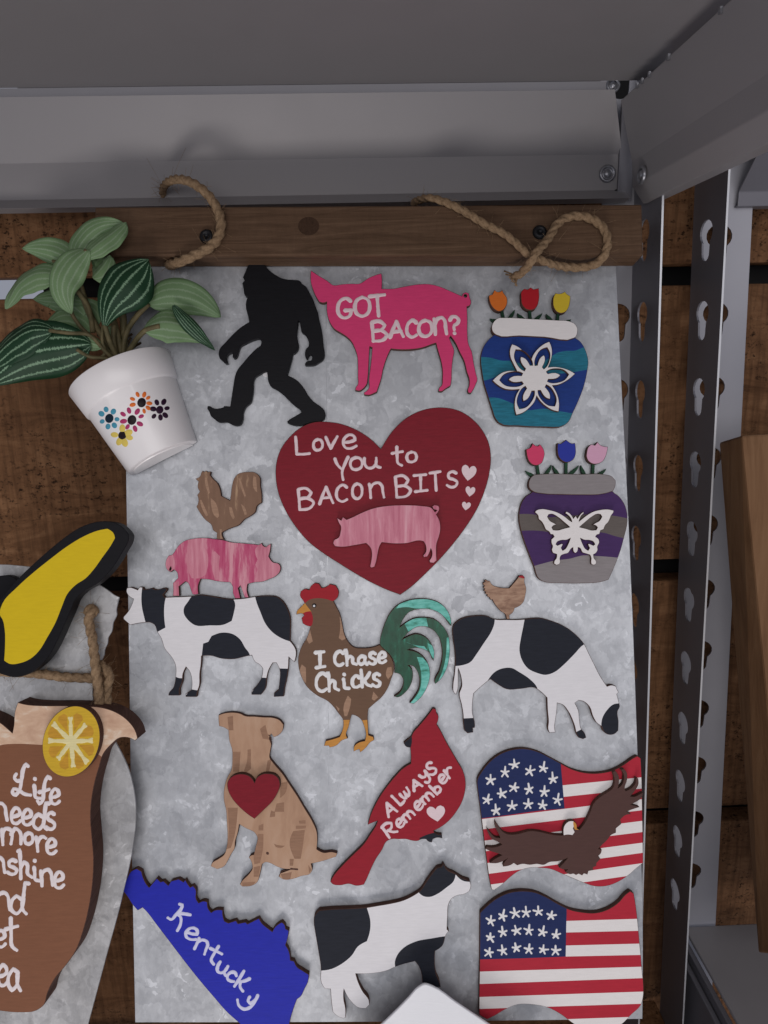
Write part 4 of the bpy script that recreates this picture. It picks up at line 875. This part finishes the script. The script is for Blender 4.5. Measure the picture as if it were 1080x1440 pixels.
t = crop(0, 960, 1/3)
JH = 21.0
jp = [(-60,140),(0,168),(30,192),(52,212),(58,180),(62,125),(75,83),(100,90),(180,97),(270,97),(360,99),(430,105),(490,125),(540,160),(570,200),(581,235),(570,245),(540,232),(505,233),(470,260),(435,302),(420,350),(400,420),(386,500),(382,560),(388,650),(395,740),(390,850),(375,950),(350,1050),(320,1130),(280,1190),(230,1250),(200,1310),(185,1360),(150,1385),(80,1392),(0,1385),(-80,1370),(-150,1300),(-200,1100),(-200,700),(-150,400),(-120,270),(-90,200)]
jug = tag(cutout('pitcher_magnet', t(jp), 10.2, JH, M_jug, M_edge, [(t([(-300,-100),(700,-100),(700,312),(428,312),(400,290),(300,268),(170,262),(60,258),(10,262),(-20,270),(-300,300)]), M_foam)]), 'tan pitcher lettered Life needs more sunshine and sweet tea with a lemon slice', 'magnet')
lem = lambda k, n, r=1: (300 + r * 122 * math.cos(2*math.pi*k/n + .15), 248 + r * 150 * math.sin(2*math.pi*k/n))
segs = []
for k in range(8):
    pt = lambda a, r: (300 + r * 122 * math.cos(a) , 248 + r * 150 * math.sin(a))
    a = 2*math.pi*(k + .45)/8; w8 = .24
    segs.append((t([pt(a - .05, .32), pt(a - w8*.8, .58), pt(a - w8, .74), pt(a - w8*.5, .82), pt(a + w8*.5, .82), pt(a + w8, .74), pt(a + w8*.8, .58), pt(a + .05, .32)]), M_lemonseg))
ls = cutout('lemon_slice', t([lem(k, 36) for k in range(36)]), JH + .1, JH + 4.2, M_lemon, M_edge, segs, parent=jug)
pith = [(t([(290,246),(306,250)]), 5.5)]
for k in range(8):
    a = 2*math.pi*(k - .05)/8 + .08 * math.sin(k * 2.1); ln = .70 + .08 * math.sin(k * 1.7)
    q = lambda r, da=0: (300 + r * 122 * math.cos(a + da), 248 + r * 150 * math.sin(a + da))
    pith += [(t([q(0.02), q(.25), q(.45)]), 2.9), (t([q(.4), q(.55), q(ln)]), 2.0), (t([q(.58), q(ln + .02, .07)]), 1.7), (t([q(.58), q(ln + .02, -.07)]), 1.7)]
strokes('pith', pith, JH + 4.2, 1.6, M_lemonpith, ls, .12)
strokes('lettering', letters([('i',138,400,168,492),('e',214,448,250,512),
    ('n',-35,508,30,582),('e',48,528,86,594),('e',96,534,134,600),('d',138,508,208,618),('s',196,548,234,618),
    ('m',8,612,88,682),('o',104,634,138,680),('r',150,648,192,710),('e',198,658,236,722),
    ('s',-150,720,-105,785),('u',-95,730,-40,790),('n',-32,738,20,802),('s',32,748,74,808),('h',76,705,134,826),('i',138,745,166,840),('n',172,788,222,856),('e',230,798,268,866),
    ('a',-75,880,-25,950),('n',-20,885,42,960),('d',42,845,122,974),
    ('s',-170,1010,-130,1085),('w',-120,1025,-60,1090),('e',-55,1040,-20,1105),('e',-15,1045,22,1115),('t',22,992,78,1128),
    ('t',-60,1160,-15,1270),('e',-8,1190,30,1278),('a',32,1208,86,1300)], t) + [t([(118,352),(109,343),(99,362),(91,410),(81,455),(67,474),(53,465),(57,447),(78,452),(100,468),(128,474)]), t([(90,412),(70,413),(61,400),(68,386)]), t([(212,404),(201,395),(191,415),(184,460),(178,500),(166,513),(159,499)]), t([(165,462),(188,456),(206,450)])], JH, 2.45, M_letter, jug)

t = crop(0, 720, .236)
YO = [(-60,600),(20,500),(100,405),(200,308),(300,220),(400,140),(480,90),(560,62),(640,55),(700,70),(745,105),(768,140),(762,180),(735,230),(700,290),(640,370),(575,430),(500,472),(450,520),(420,590),(380,680),(340,770),(290,860),(230,925),(160,970),(90,985),(20,970),(-60,935)]
YI = [(15,545),(100,450),(200,360),(300,280),(400,205),(500,145),(580,112),(640,100),(675,125),(685,155),(660,200),(610,270),(560,340),(510,395),(450,435),(400,490),(370,560),(330,660),(280,750),(230,830),(180,875),(120,900),(60,905),(25,885),(30,800),(28,700),(15,640),(0,615)]
cutout_spacer = [t([(330 + 90 * math.cos(k * math.pi / 8), 560 + 90 * math.sin(k * math.pi / 8)) for k in range(16)])]
ya = tag(cutout('yellow_magnet', t(YO), 17, 24, M_black, M_black, [(t(YI), M_signyel)]), 'black magnet with a long yellow lobed panel, above the rope at the left', 'magnet')
cutout('magnet_disc', cutout_spacer[0], 9.95, 16.98, M_screw, M_screw, parent=ya)
cutout('lobe', t([(-60,390),(0,380),(50,378),(90,395),(108,425),(95,460),(50,510),(0,540),(-60,560)]), 15, 19, M_black, M_black, parent=ya)

# ------------------------------------------------------------------ white pot with a trailing plant
pot = thing('plant_magnet', B(231, 668, 0), 'tilted white pot painted with five flowers holding a striped leafy plant', 'potted plant')
def half_pot():
    HB = 1.0
    tl, tr = bl(98, 549, HB), bl(243, 504, HB); bL, bR = bl(183.5, 667, HB), bl(279, 626, HB)
    cb = (bL + bR) / 2; ct = (tl + tr) / 2; ax = (ct - cb); L = ax.length; ax.normalize(); e1 = Vector((ax.y, -ax.x))
    rt = (tr - tl).length / 2; rb = (bR - bL).length / 2
    prof = [(.0, 0), (rb * .86, 0), (rb * .88, .5), (rb * .96, .5), (rb, .9)]
    rim_z = L * .70
    rA = rb + (rt - 1.6 - rb) * .70
    prof += [(rA, rim_z), (rA + .35, rim_z + .3), (rA + 1.0, rim_z + 1.0), (rt - .25, L - .5), (rt - .5, L), (rt - 1.6, L), (rt - 2.0, L - 1), (rA - 1, L - 7), (.01, L - 7)]
    V = []; F = []; K = 40
    for r, z in prof:
        for k in range(K + 1):
            th = math.pi * k / K - 0.06 + .12 * k / K
            c = cb + ax * z + e1 * (r * math.cos(th)); V.append(bw(c, HB + .0 + r * math.sin(th) * .95 + .4))
    for i in range(len(prof) - 1):
        for k in range(K): F.append([i*(K+1)+k, (i+1)*(K+1)+k, (i+1)*(K+1)+k+1, i*(K+1)+k+1][::-1])
    return V, F, ct, ax
V, F, potc, potax = half_pot()
po = link('pot', V, F, [M_pot], None, pot, True)
bm_ = po.modifiers.new('es', 'EDGE_SPLIT'); bm_.split_angle = math.radians(40)
bvh = BVHTree.FromPolygons(V, F)
def hit(px, py, off):
    loc, n, i, dd = bvh.ray_cast(Vector((0, 0, 0)), ray(px, py).normalized())
    if loc is None: return B(px, py, 20)
    if n.dot(ray(px, py)) > 0: n = -n
    return loc + n * off
def blob(V, F, MI, cx, cy, a, b, ang, mi, h=.00022):
    s = len(V); K = 14; co, si = math.cos(ang), math.sin(ang)
    for rr, hh in ((1, .00002), (.8, h * .7), (.45, h)):
        for k in range(K):
            t_ = 2*math.pi*k/K; x, y = a * rr * math.cos(t_), b * rr * math.sin(t_)
            V.append(hit(cx + x * co - y * si, cy + x * si + y * co, hh))
    V.append(hit(cx, cy, h * 1.05))
    for i in range(2):
        for k in range(K): F.append([s+i*K+k, s+i*K+(k+1) % K, s+(i+1)*K+(k+1) % K, s+(i+1)*K+k]); MI.append(mi)
    for k in range(K): F.append([s+2*K+k, s+2*K+(k+1) % K, s+3*K]); MI.append(mi)
Cf = lambda x, y: (80 + x * .2037, 480 + y * .2037)
M_pb = paint('petal blue', (.07, .29, .40), .4, .1); M_pp = paint('petal magenta', (.42, .04, .14), .4, .1); M_po = paint('petal orange', (.75, .17, .03), .4, .1)
M_pv = paint('petal plum', (.030, .010, .028), .4, .1); M_py = paint('petal yellow', (.72, .55, .12), .4, .1); M_pc = paint('flower centre', (.018, .010, .013), .4, .1); M_pcb = paint('flower centre blue black', (.008, .02, .035), .4, .1)
for nm, (cx, cy), cr_, pm, cm, pet, sz in (
    ('blue', (362,532), 31, M_pb, M_pcb, [(340,470),(390,485),(415,538),(397,580),(353,588),(313,553),(308,500)], (20,17)),
    ('yellow', (452,650), 30, M_py, M_pc, [(452,602),(492,632),(500,664),(468,698),(432,690),(398,645)], (30,21)),
    ('orange', (585,423), 32, M_po, M_pc, [(557,367),(603,368),(630,390),(638,428),(630,460),(602,482),(523,438),(522,398)], (20,13)),
    ('magenta', (518,543), 33, M_pp, M_pc, [(498,478),(555,485),(582,518),(573,570),(540,603),(488,590),(460,552),(457,503)], (23,15)),
    ('plum', (710,473), 27, M_pv, M_pv, [(690,422),(738,418),(760,462),(748,510),(715,525),(670,517),(665,467)], (22,16))):
    V = []; F = []; MI = []
    for k, (x, y) in enumerate(pet):
        a = math.atan2(y - cy, x - cx); q = Cf(x, y); z = 1 + .12 * math.sin(k * 2.3)
        blob(V, F, MI, q[0], q[1], sz[0] * .2037 * z, sz[1] * .2037 * z, a, 0)
    q = Cf(cx, cy); blob(V, F, MI, q[0], q[1], cr_ * .2037 * .95, cr_ * .2037 * 1.05, .3, 1, .0003)
    tag(link('painted_flower', V, F, [pm, cm], MI, po, True), nm + ' flower')

t1 = lambda x, y: (x * .2963, 290 + y * .2963)
def leaf(pts, width, mat, roll=0., cup=.25, skew=.8):
    """pts: (x,y,h) crop coords from root to tip"""
    P = path3([B(*t1(x, y), h) for x, y, h in pts], .5); n = 22
    # resample evenly
    d = [0]
    for a, b in zip(P, P[1:]): d.append(d[-1] + (b - a).length)
    Q = []
    for i in range(n + 1):
        s = d[-1] * i / n; j = max(k for k in range(len(d)) if d[k] <= s + 1e-12); j = min(j, len(P) - 2)
        u = (s - d[j]) / max(1e-9, d[j+1] - d[j]); Q.append(P[j].lerp(P[j+1], u))
    wob = random.uniform(0, 6); V = []; F = []; UV = []; K = 12; W = width * 1.16 * .2963 * .345 / FPX / 2
    for i, p in enumerate(Q):
        s = i / n; tn = (Q[min(i+1, n)] - Q[max(i-1, 0)]).normalized()
        side = tn.cross(BN).normalized(); up = side.cross(tn).normalized()
        side = side * math.cos(roll) + up * math.sin(roll); up = side.cross(tn).normalized()
        wd = W * (math.sin(math.pi * min(1, s ** skew * .985 + .015)) ** .75) + .00012
        for k in range(K + 1):
            u = k / K * 2 - 1
            V.append(p + side * (u * wd) + up * (-(abs(u) ** 1.15) * wd * cup * 1.5 + (.0007 * math.sin(s * 8 + u * 2 + wob) + .0003 * math.sin(s * 21 + wob * 3 + u)) * abs(u)))
            UV.append((k / K, s))
    for i in range(n):
        for k in range(K): F.append([i*(K+1)+k, i*(K+1)+k+1, (i+1)*(K+1)+k+1, (i+1)*(K+1)+k])
    o = link('leaf', V, F, [mat], None, pot, True, uv=UV)
    md = o.modifiers.new('thick', 'SOLIDIFY'); md.thickness = .00014; md.offset = 0
    return o
leaf([(430,600,14),(310,545,13),(215,570,12)], 130, M_leafmid, .2)
leaf([(405,455,14),(290,435,14),(158,440,13)], 95, M_leafmid)
leaf([(440,340,15),(485,290,16),(525,235,16)], 120, M_leafpale, .3)
leaf([(372,285,18),(250,215,17),(106,200,14)], 105, M_leafpale, .3)
leaf([(300,330,19),(170,320,18),(90,370,16),(28,488,13)], 120, M_leafpale, -.3)
leaf([(350,260,20),(390,170,20),(470,100,19),(590,82,17)], 95, M_leafpale, -.25)
leaf([(385,260,21),(450,190,22),(530,130,21),(600,78,19)], 112, M_leafpale, .3, .25, 1.25)
leaf([(420,205,22),(340,280,25),(295,390,25),(340,512,21)], 118, M_leafpale, .25)
leaf([(700,462,16),(800,428,17),(900,440,15),(1048,526,8)], 140, M_leafmid, -.3)
leaf([(680,585,18),(770,548,19),(880,570,16),(980,645,10)], 150, M_leafpale, .35)
leaf([(822,470,19),(870,530,19),(930,595,16),(1022,684,10)], 52, M_leafdark, .2)
leaf([(488,668,20),(410,645,21),(330,628,20)], 55, M_leafpale)
leaf([(430,655,22),(300,670,24),(140,700,24),(-60,850,20)], 215, M_leafdark, .30, .3)
leaf([(250,590,25),(150,590,26),(60,640,25),(-80,790,22)], 150, M_leafdark, -.25, .3)
leaf([(497,566,24),(520,470,27),(590,370,27),(706,256,22)], 195, M_leafdark, -.12, .3, 1.35)
leaf([(455,300,13),(500,262,13),(540,250,12)], 100, M_leafmid, -.3)
leaf([(400,520,13),(330,470,13),(230,480,12)], 100, M_leafpale, .3)
leaf([(470,560,12),(420,500,12),(345,450,12)], 100, M_leafmid, .2)
leaf([(560,640,10),(520,600,11),(490,640,12)], 60, M_leafmid, .2)
leaf([(540,520,12),(570,430,12),(560,360,11)], 90, M_leafmid, .1)
V = []; F = []
for pts, r in (([(575,745,12),(500,640,13),(430,520,14),(372,345,17)], 2.0), ([(570,745,14),(520,640,19),(497,560,23)], 1.5), ([(560,745,15),(500,690,19),(420,610,22),(330,602,25),(235,590,25)], 1.2),
               ([(585,740,11),(600,600,12),(650,520,14),(705,462,16)], 1.7), ([(590,735,12),(630,660,15),(690,590,18),(760,570,19)], 1.7), ([(565,745,15),(500,722,20),(430,715,22),(365,680,23)], 1.1),
               ([(560,740,14),(470,640,15),(410,600,16),(330,480,20),(325,400,22)], 1.2), ([(580,740,10),(560,620,12),(530,520,13)], 2.0), ([(560,740,13),(540,650,15),(540,560,16)], 1.6), ([(595,740,9),(590,640,10),(585,540,11),(580,480,12)], 2.2),
               ([(490,565,20),(485,640,20),(497,700,18),(470,725,18)], 1.0), ([(395,330,17),(360,360,18),(420,480,16),(440,600,15)], 1.6), ([(410,205,22),(385,260,21),(372,345,18)], 1.2), ([(372,345,17),(340,300,18),(250,260,17)], 1.0), ([(372,345,17),(330,335,18),(270,330,18)], 1.0)):
    tube(V, F, path3([B(*t1(x, y), h) for x, y, h in pts], .002), r / 1000 * .75, 8)
link('stems', V, F, [M_stem], None, pot, True)
V = []; F = []
rnd = random.Random(5)
for k in range(26):
    x = 565 + rnd.gauss(0, 22); tube(V, F, path3([B(*t1(x, 760), 9), B(*t1(x - 10 + rnd.gauss(0, 15), 690), 9), B(*t1(x - 20 + rnd.gauss(0, 30), 600 + rnd.uniform(0, 70)), 9 + rnd.uniform(-3, 3))], .003), .0006, 5)
link('base_fibres', V, F, [M_soil], None, pot, True)
